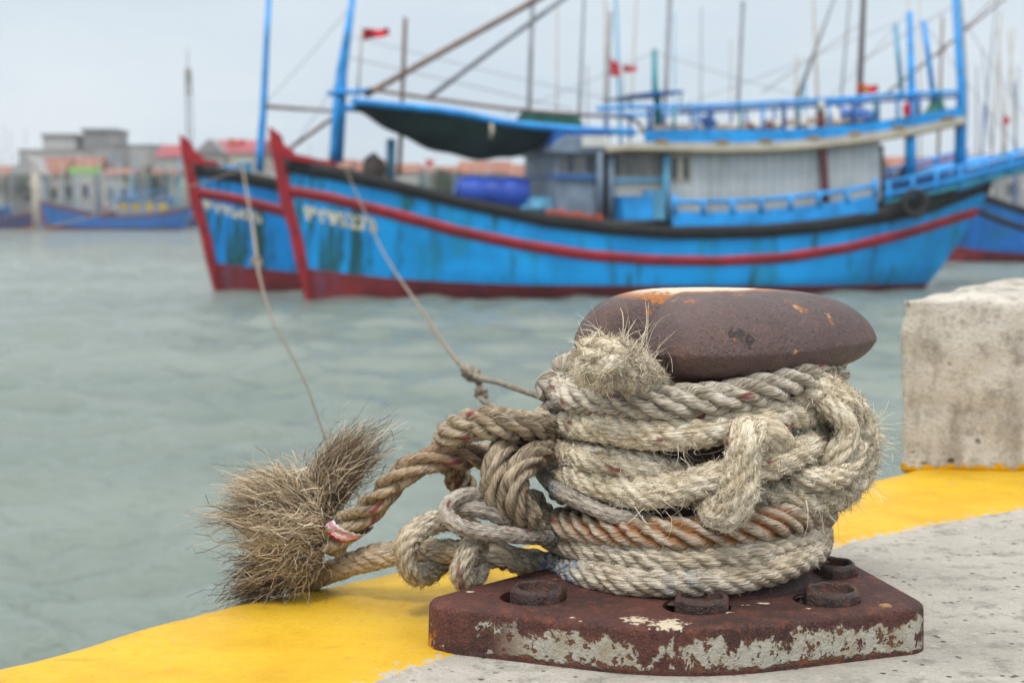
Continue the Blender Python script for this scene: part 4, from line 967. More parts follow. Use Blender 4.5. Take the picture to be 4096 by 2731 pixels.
# pink plastic tape caught round the rope end
tp = rope_surface(k2, 0.0215, 3.0, 0.35, seed=30, tracer=False, rvar=0.0)
i0 = int(0.80 * len(tp['s']))
nv = tp['nv']; V = []; Fq = []
sel = np.arange(0, 30)
for t in range(7):
    for j in sel:
        ii = i0 + int(t * 1.2 + 10 * j / 30.0)
        V.append(tp['C'][ii] + (tp['V'][ii, (j + 26) % nv] - tp['C'][ii]) * 1.10)
for t in range(6):
    for j in range(len(sel) - 1): Fq.append([t * 30 + j, t * 30 + j + 1, (t + 1) * 30 + j + 1, (t + 1) * 30 + j])
me = mesh_np('tape', V, Fq); me.materials.append(M['pink']); me.materials.append(M['white']); me.materials.append(M['red_tape'])
me.polygons.foreach_set('material_index', np.repeat(np.array([1, 0, 0, 1, 0, 2]), 29).astype(np.int32))
o = obj('tape', me, M['pink'], rope_k, True); o.data.transform(Matrix.Translation(-Vector(off)))
md = o.modifiers.new('t', 'SOLIDIFY'); md.thickness = 0.0008
# ------------------------------------------------------------------ fishing boats
class BoatFrame:
    """boat axes: X from the bow aft, Y away from the quay, Z up from the water"""
    def __init__(s, org, u):
        s.o = np.array(org, float); s.u = np.array([u[0], u[1], 0.0]); s.u /= np.linalg.norm(s.u)
        s.v = np.array([-s.u[1], s.u[0], 0.0]); s.rot = math.atan2(s.u[1], s.u[0])
    def p(s, px, py, Y=0.0):
        d = ray(px * K, py * K); rel_ = CAM - s.o
        t = (Y - rel_ @ s.v) / (d @ s.v); q = rel_ + d * t
        return np.array([q @ s.u, Y, q[2]])
bow = at_z(705 * K, 686 * K, WATER); stern = at_z(2150 * K, 661 * K, WATER)
print('bow', bow, 'stern', stern, 'len', np.linalg.norm(stern - bow))
BF = BoatFrame(bow, (stern - bow)[:2])
LWL = np.linalg.norm(stern - bow)
BEAM = 2.15
ZK = -0.7
def bdeck(c):
    c = np.asarray(c, float)
    return np.where(c < 0.42, BEAM * (1 - np.clip(1 - c / 0.42, 0, 1) ** 2.3), np.where(c < 0.72, BEAM, BEAM * (1 - 0.30 * ((c - 0.72) / 0.28) ** 1.6)))
def trace(pts):
    """half-size pixels on the near side of the hull -> (X, Z) at the deck's half breadth"""
    out = []
    for x, y in pts:
        Y = -1.0
        for _ in range(8):
            q = BF.p(x, y, Y); Y = -float(bdeck(np.clip((q[0] + 0.8) / (LWL + 2.6), 0.01, 1)))
        out.append((q[0], q[2]))
    a = np.array(out); return a[np.argsort(a[:, 0])]
tS = trace([(664, 365), (760, 380), (900, 411), (1050, 450), (1250, 490), (1400, 510), (1550, 520), (1750, 516), (1900, 502), (2050, 476), (2150, 450), (2275, 417)])
tB = trace([(664, 397), (760, 413), (900, 441), (1050, 477), (1250, 521), (1400, 540), (1550, 550), (1750, 547), (1900, 533), (2050, 511), (2150, 489), (2262, 444)])
tH = trace([(672, 427), (760, 442), (900, 477), (1050, 518), (1200, 550), (1350, 574), (1500, 586), (1650, 589), (1800, 581), (1950, 559), (2100, 524), (2250, 479)])
tL = trace([(675, 452), (760, 467), (900, 503), (1050, 543), (1200, 575), (1350, 598), (1500, 609), (1650, 611), (1800, 604), (1950, 582), (2100, 547), (2245, 502)])
tA = trace([(703, 617), (800, 630), (900, 641), (1050, 650), (1200, 655), (1500, 657), (1800, 657), (2160, 655)])
zf = lambda t: (lambda X: np.interp(X, t[:, 0], t[:, 1]))
zS, zB, zH, zL, zA = map(zf, (tS, tB, tH, tL, tA))
stem_pts = np.array([BF.p(x, y, 0)[[0, 2]] for x, y in ((705, 686), (700, 616), (686, 560), (668, 490), (652, 430), (640, 380), (628, 330))])
stern_pts = np.array([BF.p(x, y, -1.4)[[0, 2]] for x, y in ((2152, 661), (2185, 600), (2225, 530), (2258, 465), (2276, 416))])
xs_ = lambda Z: np.interp(Z, stem_pts[:, 1], stem_pts[:, 0])
xe_ = lambda Z: np.interp(Z, stern_pts[:, 1], stern_pts[:, 0])
print('sheer', tS[0], tS[-1], tS[:, 1].min(), 'LWL', LWL)
def half(c, t):
    """half breadth at station c and height fraction t (0 keel, 1 sheer)"""
    t = np.clip(t, 0, 1.05)
    Vs = 0.10 + 0.90 * t ** 0.75
    Us = np.minimum(1, np.sin(np.clip(t / 0.42, 0, 1) * PI / 2) ** 0.6 * (0.86 + 0.14 * t))
    m_ = np.clip(c / 0.30, 0, 1); m_ = m_ * m_ * (3 - 2 * m_)
    e = np.clip((c - 0.78) / 0.22, 0, 1); Us = Us * (1 - e * 0.35 * (1 - t))
    return bdeck(c) * (Vs * (1 - m_) + Us * m_)
NC = 90
cc = np.linspace(0.0, 1, NC) ** 1.15
def band(lo, hi, k, out=0.0, top=False):
    """rows of hull points between two height curves; both sides"""
    V = []
    for t in np.linspace(0, 1, k):
        Z = np.full(NC, 1.0)
        for _ in range(6):
            X = xs_(Z) + (xe_(Z) - xs_(Z)) * cc
            Z = lo(X) * (1 - t) + hi(X) * t
        tt = (Z - ZK) / (zS(X) - ZK)
        V.append(np.stack([X, half(cc, tt) + out, Z], 1))
    return np.stack(V)                                     # k, NC, 3
def side_mesh(Vn, close=0.0):
    """mesh of a band on both sides, optionally with inward returns"""
    k = len(Vn); v, f = [], []
    for sg in (-1, 1):
        b0 = sum(len(x) for x in v)
        W = Vn.copy(); W[..., 1] *= sg
        if close:
            lo = W[:1].copy(); hi = W[-1:].copy(); lo[..., 1] -= sg * close; hi[..., 1] -= sg * close
            W = np.concatenate([lo, W, hi]); 
        kk_ = len(W); v.append(W.reshape(-1, 3))
        i = np.arange(kk_ - 1)[:, None] * NC; j = np.arange(NC - 1)[None]
        q = np.stack([i + j, i + j + 1, i + NC + j + 1, i + NC + j], -1).reshape(-1, 4) + b0
        f.append(q if sg < 0 else q[:, ::-1])
    return mesh_np('b', np.vstack(v), np.vstack(f))
const = lambda z: (lambda X: np.full_like(X, z))
def plate_x(Vrow_lo, k=None):
    pass
ME = {}
ME['hull'] = side_mesh(band(zA, zB, 14))
ME['hull_bottom'] = side_mesh(band(const(ZK), zA, 8))
ME['rub_stripe'] = side_mesh(band(zL, zH, 3, 0.03), 0.05)
ME['gunwale'] = side_mesh(band(zB, zS, 3, 0.055), 0.20)
def cap_mesh(zlo, zhi, k=10):
    V = []
    for t in np.linspace(0, 1, k):
        Z = 1.0
        for _ in range(6):
            X = xe_(Z); Z = float(zlo(X) * (1 - t) + zhi(X) * t)
        tt = (Z - ZK) / (zS(X) - ZK); h = float(half(np.array(1.0), tt))
        V += [(X, y, Z) for y in np.linspace(-h, h, 9)]
    i = np.arange(k - 1)[:, None] * 9; j = np.arange(8)[None]
    return mesh_np('c', V, np.stack([i + j, i + j + 1, i + 10 + j, i + 9 + j], -1).reshape(-1, 4))
ME['transom'] = cap_mesh(const(ZK), zS)
dX = np.linspace(0.3, stern_pts[-1, 0] - 0.25, 60)
dv = []
for x in dX:
    z = float(zS(x)) - 0.35; c = (x - xs_(z)) / (xe_(z) - xs_(z)); h = float(half(np.array(c), (z - ZK) / (float(zS(x)) - ZK))) - 0.02
    dv += [(x, -h, z), (x, h, z)]
ME['deck'] = mesh_np('d', dv, [(2 * i, 2 * i + 2, 2 * i + 3, 2 * i + 1) for i in range(59)])
for k_, me in ME.items():
    if k_ not in ('rub_stripe', 'gunwale'): me.polygons.foreach_set('use_smooth', np.ones(len(me.polygons), bool))
HM = dict(hull='hull_blue', hull_bottom='antifoul', rub_stripe='red', gunwale='black', transom='hull_blue', deck='deck')

def prism_l(name, pts, y0, y1, mat, parent, bev=0.0):
    """outline in boat X,Z extruded across the boat"""
    b = bmesh.new()
    A = [b.verts.new((x, y0, z)) for x, z in pts]; B_ = [b.verts.new((x, y1, z)) for x, z in pts]; n = len(pts)
    b.faces.new(A); b.faces.new(B_[::-1])
    for i in range(n): b.faces.new((A[i], A[(i + 1) % n], B_[(i + 1) % n], B_[i]))
    bmesh.ops.recalc_face_normals(b, faces=b.faces)
    if bev: bm_bevel(b, bev, 1)
    return obj(name, b, M[mat], parent)
def prism(name, pix, y0, y1, mat, parent, fr=None, bev=0.0):
    fr = fr or BF
    return prism_l(name, [fr.p(x, y, y0)[[0, 2]] for x, y in pix], y0, y1, mat, parent, bev)
def tube_p(name, pix, Y, R, mat, parent, fr=None, n=10):
    fr = fr or BF
    Ys = Y if isinstance(Y, (list, tuple)) else [Y] * len(pix)
    P = np.array([fr.p(x, y, yy) for (x, y), yy in zip(pix, Ys)])
    if len(P) > 2 and not isinstance(R, (list, tuple)): P = spline(P, 0.25, 1)
    return tube(name, P, R, M[mat], parent, n)

stem_poly = [(619, 290), (647, 311), (653, 332), (672, 343), (682, 359), (660, 371), (663, 416), (680, 494), (697, 556), (708, 616), (714, 690), (703, 690), (683, 612), (665, 525), (647, 472), (638, 416), (622, 332)]
ME['stem_post'] = prism('stem_post', stem_poly, -0.13, 0.13, 'red', None, bev=0.02).data
bpy.data.objects.remove(bpy.data.objects['stem_post'])
HM['stem_post'] = 'red'
for k_, me in ME.items():
    me.name = k_
    if not me.materials: me.materials.append(M[HM[k_]])
def build_hull(root):
    for k_ in ('hull', 'hull_bottom', 'rub_stripe', 'gunwale', 'transom', 'deck', 'stem_post'):
        obj(k_, ME[k_], None, root)
def hull_y(X, Z):
    c = (X - xs_(Z)) / (xe_(Z) - xs_(Z)); return half(c, (Z - ZK) / (zS(X) - ZK))
def hull_text(root, text, p0, p1, h, fr):
    """lettering that lies on the hull's near side from pixel p0 to p1 (foot of the letters)"""
    cu = bpy.data.curves.new('t', 'FONT'); cu.body = text; cu.size = 1.0; cu.extrude = 0.0; cu.resolution_u = 3; cu.offset = 0.035
    to = bpy.data.objects.new('t', cu); COL.objects.link(to); bpy.context.view_layer.update()
    me = bpy.data.meshes.new_from_object(to.evaluated_get(bpy.context.evaluated_depsgraph_get()))
    bpy.data.objects.remove(to); b = bmesh.new(); b.from_mesh(me)
    bmesh.ops.subdivide_edges(b, edges=b.edges, cuts=1)
    co = np.array([v.co for v in b.verts]); w = co[:, 0].max(); hh = co[:, 1].max()
    def solve(p):
        Y = -1.0
        for _ in range(8): q = fr.p(*p, Y); Y = -float(hull_y(q[0], q[2]))
        return q
    a, c = solve(p0), solve(p1)
    for v in b.verts:
        u, t = v.co.x / w, v.co.y / hh
        X = a[0] + (c[0] - a[0]) * u - 0.10 * t; Z = a[2] + (c[2] - a[2]) * u + h * t
        v.co = (X, -float(hull_y(X, Z)) - 0.014, Z)
    return obj('registration_number', b, M['letter'], root)

# ---- the near boat
boat = thing('fishing_boat', 'blue wooden fishing boat nearest the quay, with dark shade net and long white cabin', 'boat', BF.o, BF.rot, 'blue fishing boats moored beyond the bollard')
build_hull(boat)
hull_text(boat, 'PY95273', (703, 504), (868, 534), 0.37, BF)
# bulwark plank at the bow, foremast and its arm
prism('bow_cap', [(662, 352), (700, 358), (740, 368), (775, 374), (775, 384), (700, 372), (664, 366)], -0.5, 0.5, 'red', boat)
mast = tube_p('mast', [(772, 374), (779, 250), (784, 171), (798, 82), (811, -10)], 0.0, [0.19, 0.19, 0.15, 0.105, 0.08], 'boat_blue', boat)
tube_p('mast_brace', [(764, 366), (768, 300), (774, 225)], -0.35, 0.07, 'boat_blue', boat)
tube_p('cross_arm', [(752, 215), (846, 209)], [-0.25, -0.25], 0.07, 'boat_blue', boat)
tube_p('cross_arm', [(779, 212), (781, 214)], [-1.2, 1.2], 0.07, 'boat_blue', boat)
# twin booms with the shade net slung between them
boomY = 1.15
tube_p('boom', [(808, 232), (900, 242), (986, 250), (1070, 262), (1157, 281), (1300, 296), (1460, 305)], -boomY, 0.095, 'boat_blue', boat)
P_ = np.array([BF.p(x, y, -boomY) for x, y in ((808, 232), (986, 250), (1157, 281), (1460, 305))]); P_[:, 1] = boomY
tube('boom', spline(P_, 0.3, 1), 0.095, M['boat_blue'], boat)
n_u, n_v = 46, 25; nv_ = []
topu = np.array([BF.p(x, y, -boomY)[[0, 2]] for x, y in ((820, 236), (900, 243), (986, 251), (1070, 263), (1157, 282), (1300, 297), (1400, 302))])
low = np.array([BF.p(x, y, 0)[[0, 2]] for x, y in ((836, 252), (880, 288), (920, 310), (980, 338), (1050, 358), (1105, 366), (1170, 362), (1225, 345), (1270, 326), (1320, 306), (1395, 300))])
for i in range(n_u):
    X = topu[0, 0] + (topu[-1, 0] - topu[0, 0]) * i / (n_u - 1)
    zt = np.interp(X, topu[:, 0], topu[:, 1]); zl = np.interp(X, low[:, 0], low[:, 1])
    for j in range(n_v):
        y = -boomY + 2 * boomY * j / (n_v - 1); s_ = max(0.0, 1 - abs(y / boomY) ** 2.2)
        nv_.append((X, y, zt + (zl - zt) * s_ + 0.03 * math.sin(X * 5 + y * 3) * s_))
ii = np.arange(n_u - 1)[:, None] * n_v; jj = np.arange(n_v - 1)[None]
prism('shade_net', [(1180, 283), (1200, 256), (1262, 259), (1330, 268), (1345, 298)], boomY - .1, boomY - .06, 'green', boat)
o = obj('shade_net', mesh_np('shade_net', nv_, np.stack([ii + jj, ii + n_v + jj, ii + n_v + jj + 1, ii + jj + 1], -1).reshape(-1, 4)), M['net'], boat, True)
md = o.modifiers.new('s', 'SOLIDIFY'); md.thickness = 0.02
tube_p('stay_pole', [(845, 205), (986, 226), (1174, 251), (1330, 264), (1464, 273), (1476, 308)], -0.5, 0.05, 'pole_brown', boat)
tube_p('boom_pole', [(839, 219), (1035, 109), (1250, -10)], -0.1, 0.085, 'pole_brown', boat)
tube_p('boom_pole', [(980, 228), (1135, 113), (1310, -14)], 0.3, 0.07, 'pole_grey', boat)
tube_p('pole', [(917, 405), (920, 330), (924, 226), (931, 41)], 0.6, 0.06, 'pole_brown', boat)
tube_p('bow_post', [(897, 410), (898, 320)], 0.5, 0.13, 'boat_pale_blue', boat)
tube_p('boom_block', [(1128, 283), (1130, 298), (1127, 318)], -1.3, [0.04, 0.07, 0.05], 'pole_pale', boat)
prism('bow_bitts', [(1040, 470), (1046, 404), (1056, 402), (1056, 472)], 0.9, 1.1, 'boat_pale_blue', boat)
# wheelhouse
CYn = -1.50; CYf = 1.50
wh = prism('wheelhouse', [(1278, 494), (1278, 330), (1290, 318), (1385, 322), (1385, 500)], CYn + 0.15, CYf, 'greyblue', boat)
prism('wheelhouse_roof', [(1268, 352), (1272, 330), (1300, 312), (1400, 312), (1404, 352)], CYn - 0.05, CYf + .1, 'greyblue', boat, bev=.03)
prism('roof_fascia', [(1270, 332), (1276, 302), (1340, 296), (1400, 298), (1404, 318)], CYn - 0.0, CYf + .1, 'boat_dark_blue', boat)
for x0, x1, mt in ((1284, 1298, 'glass_grey'), (1303, 1318, 'glass'), (1323, 1338, 'glass_grey'), (1346, 1366, 'glass')):
    f_ = prism('window', [(x0, 395), (x0, 357), (x1, 358), (x1, 397)], CYn + 0.12, CYn + 0.3, mt, boat)
prism('belt_rail', [(1279, 410), (1279, 401), (1374, 404), (1374, 413)], CYn + 0.06, CYf, 'boat_dark_blue', boat)
prism('door', [(1387, 500), (1387, 352), (1399, 352), (1399, 502)], CYn + 0.3, CYn + 0.5, 'glass', boat)  # dark slab in the door gap, its shade put into the colour
tube_p('corner_post', [(1378, 502), (1378, 350)], CYn, 0.10, 'greyblue', boat, n=6)
tube_p('corner_post', [(1404, 506), (1404, 345)], CYn, 0.10, 'greyblue', boat, n=6)
prism('side_wheelhouse', [(1400, 506), (1400, 345), (1530, 340), (1530, 506)], CYn + 0.12, CYf, 'wall_cream', boat)
for x0, x1, mt in ((1412, 1426, 'glass'), (1432, 1456, 'glass_grey'), (1460, 1490, 'glass_grey'), (1496, 1518, 'glass_grey')):
    prism('window', [(x0, 403), (x0 + 2, 352), (x1 + 2, 352), (x1, 404)], CYn + 0.08, CYn + 0.3, mt, boat)
prism('belt_rail', [(1406, 420), (1406, 411), (1530, 407), (1530, 416)], CYn + 0.04, CYf - .1, 'boat_pale_blue', boat)
prism('roof_sign', [(1337, 338), (1337, 313), (1398, 312), (1398, 338)], CYn - 0.12, CYn - 0.06, 'white', boat)
tube_p('corner_post', [(1530, 512), (1530, 345)], CYn - 0.02, 0.12, 'boat_pale_blue', boat, n=6)
# long white cabin
prism('cabin', [(1536, 492), (1536, 345), (1650, 348), (1780, 346), (1900, 338), (2022, 326), (2022, 462), (1900, 470), (1750, 485)], CYn, CYf, 'cabin_white', boat)
prism('window_frame', [(1540, 418), (1540, 356), (1588, 355), (1588, 418)], CYn - 0.03, CYn + 0.2, 'wall_cream', boat)
for x0, x1 in ((1544, 1556), (1571, 1582)):
    prism('window', [(x0, 412), (x0, 361), (x1, 361), (x1, 412)], CYn - 0.06, CYn + 0.1, 'glass', boat)
# eave and upper deck
ev = [(1398, 347), (1440, 343), (1540, 345), (1650, 348), (1780, 345), (1900, 336), (2020, 321), (2120, 304), (2218, 282)]
eu = [(1400, 334), (1440, 328), (1540, 327), (1650, 329), (1780, 326), (1900, 317), (2020, 303), (2120, 287), (2216, 266)]
prism('eave', eu + ev[::-1], CYn - 0.35, CYf + 0.35, 'cream', boat)
prism('eave_edge', [(x, y + 0.0) for x, y in ev] + [(x, y + 4.5) for x, y in ev[::-1]], CYn - 0.30, CYf + 0.3, 'ochre', boat)
ft = [(1482, 300), (1560, 298), (1700, 299), (1820, 297), (1930, 290), (2030, 277), (2120, 262), (2214, 244)]
fb = [(1482, 326), (1560, 327), (1700, 328), (1820, 323), (1930, 313), (2030, 300), (2120, 286), (2214, 266)]
prism('upper_bulwark', ft + fb[::-1], CYn - 0.28, CYn - 0.20, 'boat_blue', boat)
prism('upper_bulwark', ft + fb[::-1], CYf + 0.20, CYf + 0.28, 'boat_blue', boat)
for x in (1520, 1660, 1760, 1870, 1965, 2065, 2180):
    yy = np.interp(x, [p[0] for p in fb], [p[1] for p in fb])
    prism('deck_vent', [(x - 14, yy + 2), (x - 11, yy - 5), (x + 11, yy - 6), (x + 14, yy + 1)], CYn - 0.38, CYn - 0.3, 'ochre', boat)
ru = [(1372, 250), (1440, 246), (1560, 246), (1700, 240), (1840, 232), (1950, 226), (2060, 217), (2208, 210)]
tube_p('upper_rail', ru, CYn - 0.2, 0.060, 'boat_blue', boat)
tube_p('upper_rail', [(x, y + 12) for x, y in ru[2:]], CYn - 0.2, 0.05, 'boat_dark_blue', boat)
Pr = np.array([BF.p(x, y, CYn - 0.2) for x, y in ru]); Pr[:, 1] = CYf + .2
tube('upper_rail', spline(Pr, .4, 1), 0.055, M['boat_blue'], boat)
for i, x in enumerate((1492, 1548, 1600, 1630, 1700, 1752, 1800, 1835, 1905, 1960, 2010, 2062, 2110, 2160, 2206)):
    yt = np.interp(x, [p[0] for p in ru], [p[1] for p in ru]); yb = np.interp(x, [p[0] for p in ft], [p[1] for p in ft])
    tube_p('rail_post', [(x, yb + 8), (x, yt)], CYn - 0.2, 0.05 + 0.02 * (i % 3 == 0), ('boat_dark_blue', 'boat_teal', 'boat_blue')[i % 3], boat, n=6)
    P0 = BF.p(x, yb + 8, CYn - .2); P1 = BF.p(x, yt, CYn - .2); P0[1] = P1[1] = CYf + .2
    tube('rail_post', [P0, P1], 0.05, M['boat_dark_blue'], boat, 6)
for x, h_ in ((1600, 20), (1622, 14), (1690, 22), (1738, 18), (1790, 20), (1843, 26), (1922, 20)):
    yb = np.interp(x, [p[0] for p in ft], [p[1] for p in ft]); tube_p('white_blob', [(x, yb + 2), (x, yb - h_ * .6), (x, yb - h_), (x, yb - h_ - 14)], CYn + 0.5, [0.17, 0.17, 0.07, 0.05], 'white', boat, n=8)  # white blobs added on the upper deck to suggest its white posts
# small top canopy on a teal post
tube_p('mast', [(1511, 300), (1510, 230), (1504, 200), (1503, 113)], -0.6, [0.13, 0.11, 0.09, 0.07], 'boat_teal', boat)
prism('top_canopy', [(1440, 219), (1500, 210), (1570, 208), (1570, 214), (1500, 219)], -1.3, 1.0, 'boat_dark_blue', boat)
for x in (1446, 1564): tube_p('canopy_post', [(x, 216), (x, 250)], -1.2, 0.025, 'boat_dark_blue', boat, n=6)
# side rail along the bulwark
bt = [(1545, 486), (1650, 487), (1760, 482), (1880, 470), (1960, 458), (2015, 446)]
bb = [(1545, 522), (1650, 523), (1760, 520), (1880, 508), (1960, 496), (2015, 488)]
prism('side_bulwark', bt + bb[::-1], -BEAM + 0.02, -BEAM + 0.10, 'boat_blue', boat)
tr_ = [(1545, 464), (1650, 463), (1760, 458), (1880, 446), (1960, 435), (2012, 427)]
tube_p('side_rail', tr_, -BEAM + 0.05, 0.065, 'boat_blue', boat)
for x in (1549, 1615, 1682, 1748, 1815, 1880, 1945, 2010):
    yt = np.interp(x, [p[0] for p in tr_], [p[1] for p in tr_]); big = x in (1549, 2010)
    tube_p('side_post', [(x, np.interp(x, [p[0] for p in bt], [p[1] for p in bt]) + 6), (x, yt - (16 if big else 2))], -BEAM + 0.05, 0.085, 'boat_blue', boat, n=6)
# exhaust pipe
pipe = tube_p('exhaust_pipe', [(1897, 464), (1891, 360), (1884, 255)], CYn - 0.15, 0.11, 'maroon', boat)
tube_p('pipe_cap', [(1884, 256), (1883, 232)], CYn - 0.15, 0.135, 'white', pipe)
# after deck: posts, rails, lockers, overhanging stern gallery
prism('dark_aft_panel', [(2022, 462), (2022, 335), (2030, 334), (2030, 460)], CYn + .4, CYf, 'dark_wood', boat)  # cabin end panel added dark to stand for the shade under the roof
prism('aft_locker', [(2026, 462), (2026, 415), (2080, 408), (2080, 452)], -0.9, 0.9, 'boat_dark_blue', boat)
prism('aft_locker', [(2095, 452), (2095, 402), (2180, 388), (2180, 436)], -0.7, 1.0, 'boat_dark_blue', boat)
tube_p('aft_post', [(2091, 440), (2091, 290), (2094, 210), (2089, 27)], CYn - 0.1, [0.17, 0.15, 0.11, 0.08], 'boat_blue', boat)
tube_p('aft_post', [(2204, 400), (2207, 285), (2208, 205), (2195, -10)], CYn - 0.1, [0.17, 0.16, 0.12, 0.11], 'boat_blue', boat)
tube_p('aft_post', [(2216, 330), (2219, 205), (2205, -10)], CYn + 0.2, 0.05, 'pole_pale', boat)
tube_p('aft_post', [(2145, 230), (2121, 48)], -0.9, 0.075, 'boat_blue', boat)
tube_p('aft_post', [(2072, 230), (2057, 56)], -0.5, 0.07, 'boat_pale_blue', boat)
for y_, dy in ((-BEAM + 0.15, 0), (BEAM - 0.3, 0)):
    base = [(2030, 420), (2110, 404), (2200, 384), (2290, 360), (2350, 345), (2400, 334)]
    for k_, (d_, r_) in enumerate(((0, .055), (14, .04), (28, .06), (46, .05))):
        Pq = np.array([BF.p(x, y + d_, -BEAM + 0.15) for x, y in base]); Pq[:, 1] = y_
        tube('stern_rail', spline(Pq, .4, 1), r_, M[('boat_blue', 'boat_dark_blue', 'boat_blue', 'boat_teal')[k_]], boat)
    for x in (2040, 2095, 2150, 2205, 2262, 2318, 2375):
        y = np.interp(x, [p[0] for p in base], [p[1] for p in base])
        Pq = np.array([BF.p(x, y - 2, -BEAM + .15), BF.p(x, y + 50, -BEAM + .15)]); Pq[:, 1] = y_
        tube('stern_rail_post', Pq, 0.07, M['boat_blue'], boat, 6)
prism('stern_gallery', [(2200, 440), (2205, 402), (2300, 374), (2400, 350), (2400, 388), (2300, 410)], -BEAM + .22, BEAM - .4, 'boat_blue', boat)
for k_ in range(5): tube_p('bamboo_pole', [(1470 + 9 * k_, 297 - 2 * k_), (1700, 294 - 2 * k_), (1990 - 12 * k_, 276 - 3 * k_)], CYn + 0.3 + .12 * k_, 0.035, ('pole_pale', 'pole_brown')[k_ % 2], boat, n=6)
for a_, b_ in (((784, 171), (664, 352)), ((798, 82), (1500, 250)), ((1504, 120), (1880, 232)), ((1504, 120), (1160, 262)), ((2089, 40), (1560, 246)), ((2196, 20), (2400, 332)), ((2121, 52), (2340, 344)), ((2057, 60), (1900, 230)), ((811, 10), (608, 240))):
    tube_p('stay', [a_, ((a_[0] + b_[0]) / 2, (a_[1] + b_[1]) / 2 + 5), b_], -0.4, .011, 'pole_grey', boat, n=5)
# rigging
Mtop = BF.p(811, -10, 0)
for a_, b_, r_ in (((790, 130), (1316, 253), .012), ((1964, 150), (2196, 10), .014), ((2038, 214), (2310, -4), .035), ((1750, 214), (1971, 60), .014), ((2153, 130), (2400, -120), .02)):
    tube_p('stay', [a_, b_], -0.2, r_, 'pole_brown', boat, n=5)

# things lying on or tied to the near boat
def put(name, fn, label, cat, group=None):
    o = fn(); o.location = BF.o; o.rotation_euler = (0, 0, BF.rot); return tag(o, label, cat, group)
# tyre fender
tc = BF.p(2101, 468, -BEAM - 0.10)
b = bmesh.new(); nR, nS = 40, 16
rings = []
for i in range(nR):
    a = 2 * PI * i / nR; ring = []
    for j in range(nS):
        q = 2 * PI * j / nS
        rr_ = 0.335 + 0.105 * math.copysign(abs(math.cos(q)) ** 0.7, math.cos(q)); yy = 0.10 * math.copysign(abs(math.sin(q)) ** 0.7, math.sin(q))
        ring.append(b.verts.new((tc[0] + rr_ * math.cos(a), tc[1] + yy, tc[2] + rr_ * math.sin(a))))
    rings.append(ring)
for i in range(nR):
    for j in range(nS): b.faces.new((rings[i][j], rings[(i + 1) % nR][j], rings[(i + 1) % nR][(j + 1) % nS], rings[i][(j + 1) % nS]))
tyre = put('tyre_fender', lambda: obj('tyre_fender', b, M['rubber'], None, True), 'black tyre hung as a fender on the stern quarter of the near boat', 'tyre')
# blue drums on the fore deck
P0, P1 = BF.p(1045, 440, -0.3), BF.p(1216, 444, -0.3)
dr = np.linalg.norm(BF.p(1130, 400, -.3) - BF.p(1130, 474, -.3)) / 2
n_ = 22; sx = np.linspace(0, 1, n_); Pd = P0 + (P1 - P0) * sx[:, None]
Rd = dr * np.clip(np.minimum(sx, 1 - sx) / 0.06, 0, 1) ** 0.4 * (1 + 0.045 * np.cos(sx * 2 * PI * 4)); Rd[0] = Rd[-1] = 0.05
put('blue_tarpaulin_bundle', lambda: tube('blue_tarpaulin_bundle', Pd, Rd, M['plastic_blue'], None, 24), 'bright blue rounded tarpaulin bundle lying on the fore deck of the near boat', 'bundle')
# orange floats: a rope of fat floats along the gunwale
def floats():
    L = []; a = BF.p(1252, 492, -1.6); c = BF.p(1385, 508, -1.7)
    for i in range(9):
        m0 = a + (c - a) * i / 9; m1 = a + (c - a) * (i + 0.94) / 9
        u = np.linspace(0, 1, 7)[:, None]
        L.append((m0 + (m1 - m0) * u + np.array([0, 0.05 * (i % 2), 0.02 * (i % 3)]), 0.15 * np.sqrt(np.clip(1 - (2 * u[:, 0] - 1) ** 2 * 0.85, 0.02, 1))))
    return tubes('orange_floats', L, M['orange'], None, 10)
put('orange_floats', floats, 'string of orange floats lying along the deck in front of the wheelhouse', 'fishing floats')
# net heap + crates
def crate(px, w, h, y, mat, name, label, cat, group=None):
    q = BF.p(px[0], px[1], y)
    t = thing(name, label, cat, BF.o + BF.u * q[0] + BF.v * q[1] + np.array([0, 0, q[2]]), BF.rot, group)
    b = bmesh.new()
    for c_, s_ in (((0, 0, 0.02), (w, w * .8, .04)), ((w / 2 - .02, 0, h / 2), (.04, w * .8, h)), ((-w / 2 + .02, 0, h / 2), (.04, w * .8, h)), ((0, w * .4 - .02, h / 2), (w - .08, .04, h)), ((0, -w * .4 + .02, h / 2), (w - .08, .04, h))): bm_box(b, c_, s_)
    obj('crate_body', b, M[mat], t); box('rim', (0, 0, h), (w * 1.06, w * .86, 0.05), M[mat], t, 0.01)
crate((1455, 506), 0.85, 0.62, -1.75, 'boat_blue', 'fish_crate', 'larger blue fish crate on the side deck by the wheelhouse door', 'crate', 'fish crates on the side deck')
crate((1502, 506), 0.5, 0.8, -1.75, 'boat_pale_blue', 'fish_crate', 'tall pale blue fish crate between the bigger crate and the white cabin', 'crate', 'fish crates on the side deck')
def heap(px, rx, rz, y, mat, name, label, cat, seed):
    q = BF.p(px[0], px[1], y); b = bmesh.new(); bmesh.ops.create_icosphere(b, subdivisions=4, radius=1)
    for v in b.verts:
        p = v.co.copy(); d = 1 + 0.25 * mn.noise(p * 1.8 + Vector((seed, 0, 0))) + 0.10 * mn.noise(p * 5)
        v.co = Vector((q[0] + p.x * rx * d, q[1] + p.y * rx * .8 * d, q[2] + p.z * rz * d))
    return put(name, lambda: obj(name, b, M[mat], None, True), label, cat)
heap((859, 385), 0.30, 0.36, 0.3, 'deck', 'net_heap', 'round dark heap of net on the bow of the near boat', 'net', 1)
heap((1246, 478), 0.75, 0.34, -0.4, 'boat_pale_blue', 'folded_sail', 'pale teal folded tarpaulin on deck before the wheelhouse', 'tarpaulin', 2)
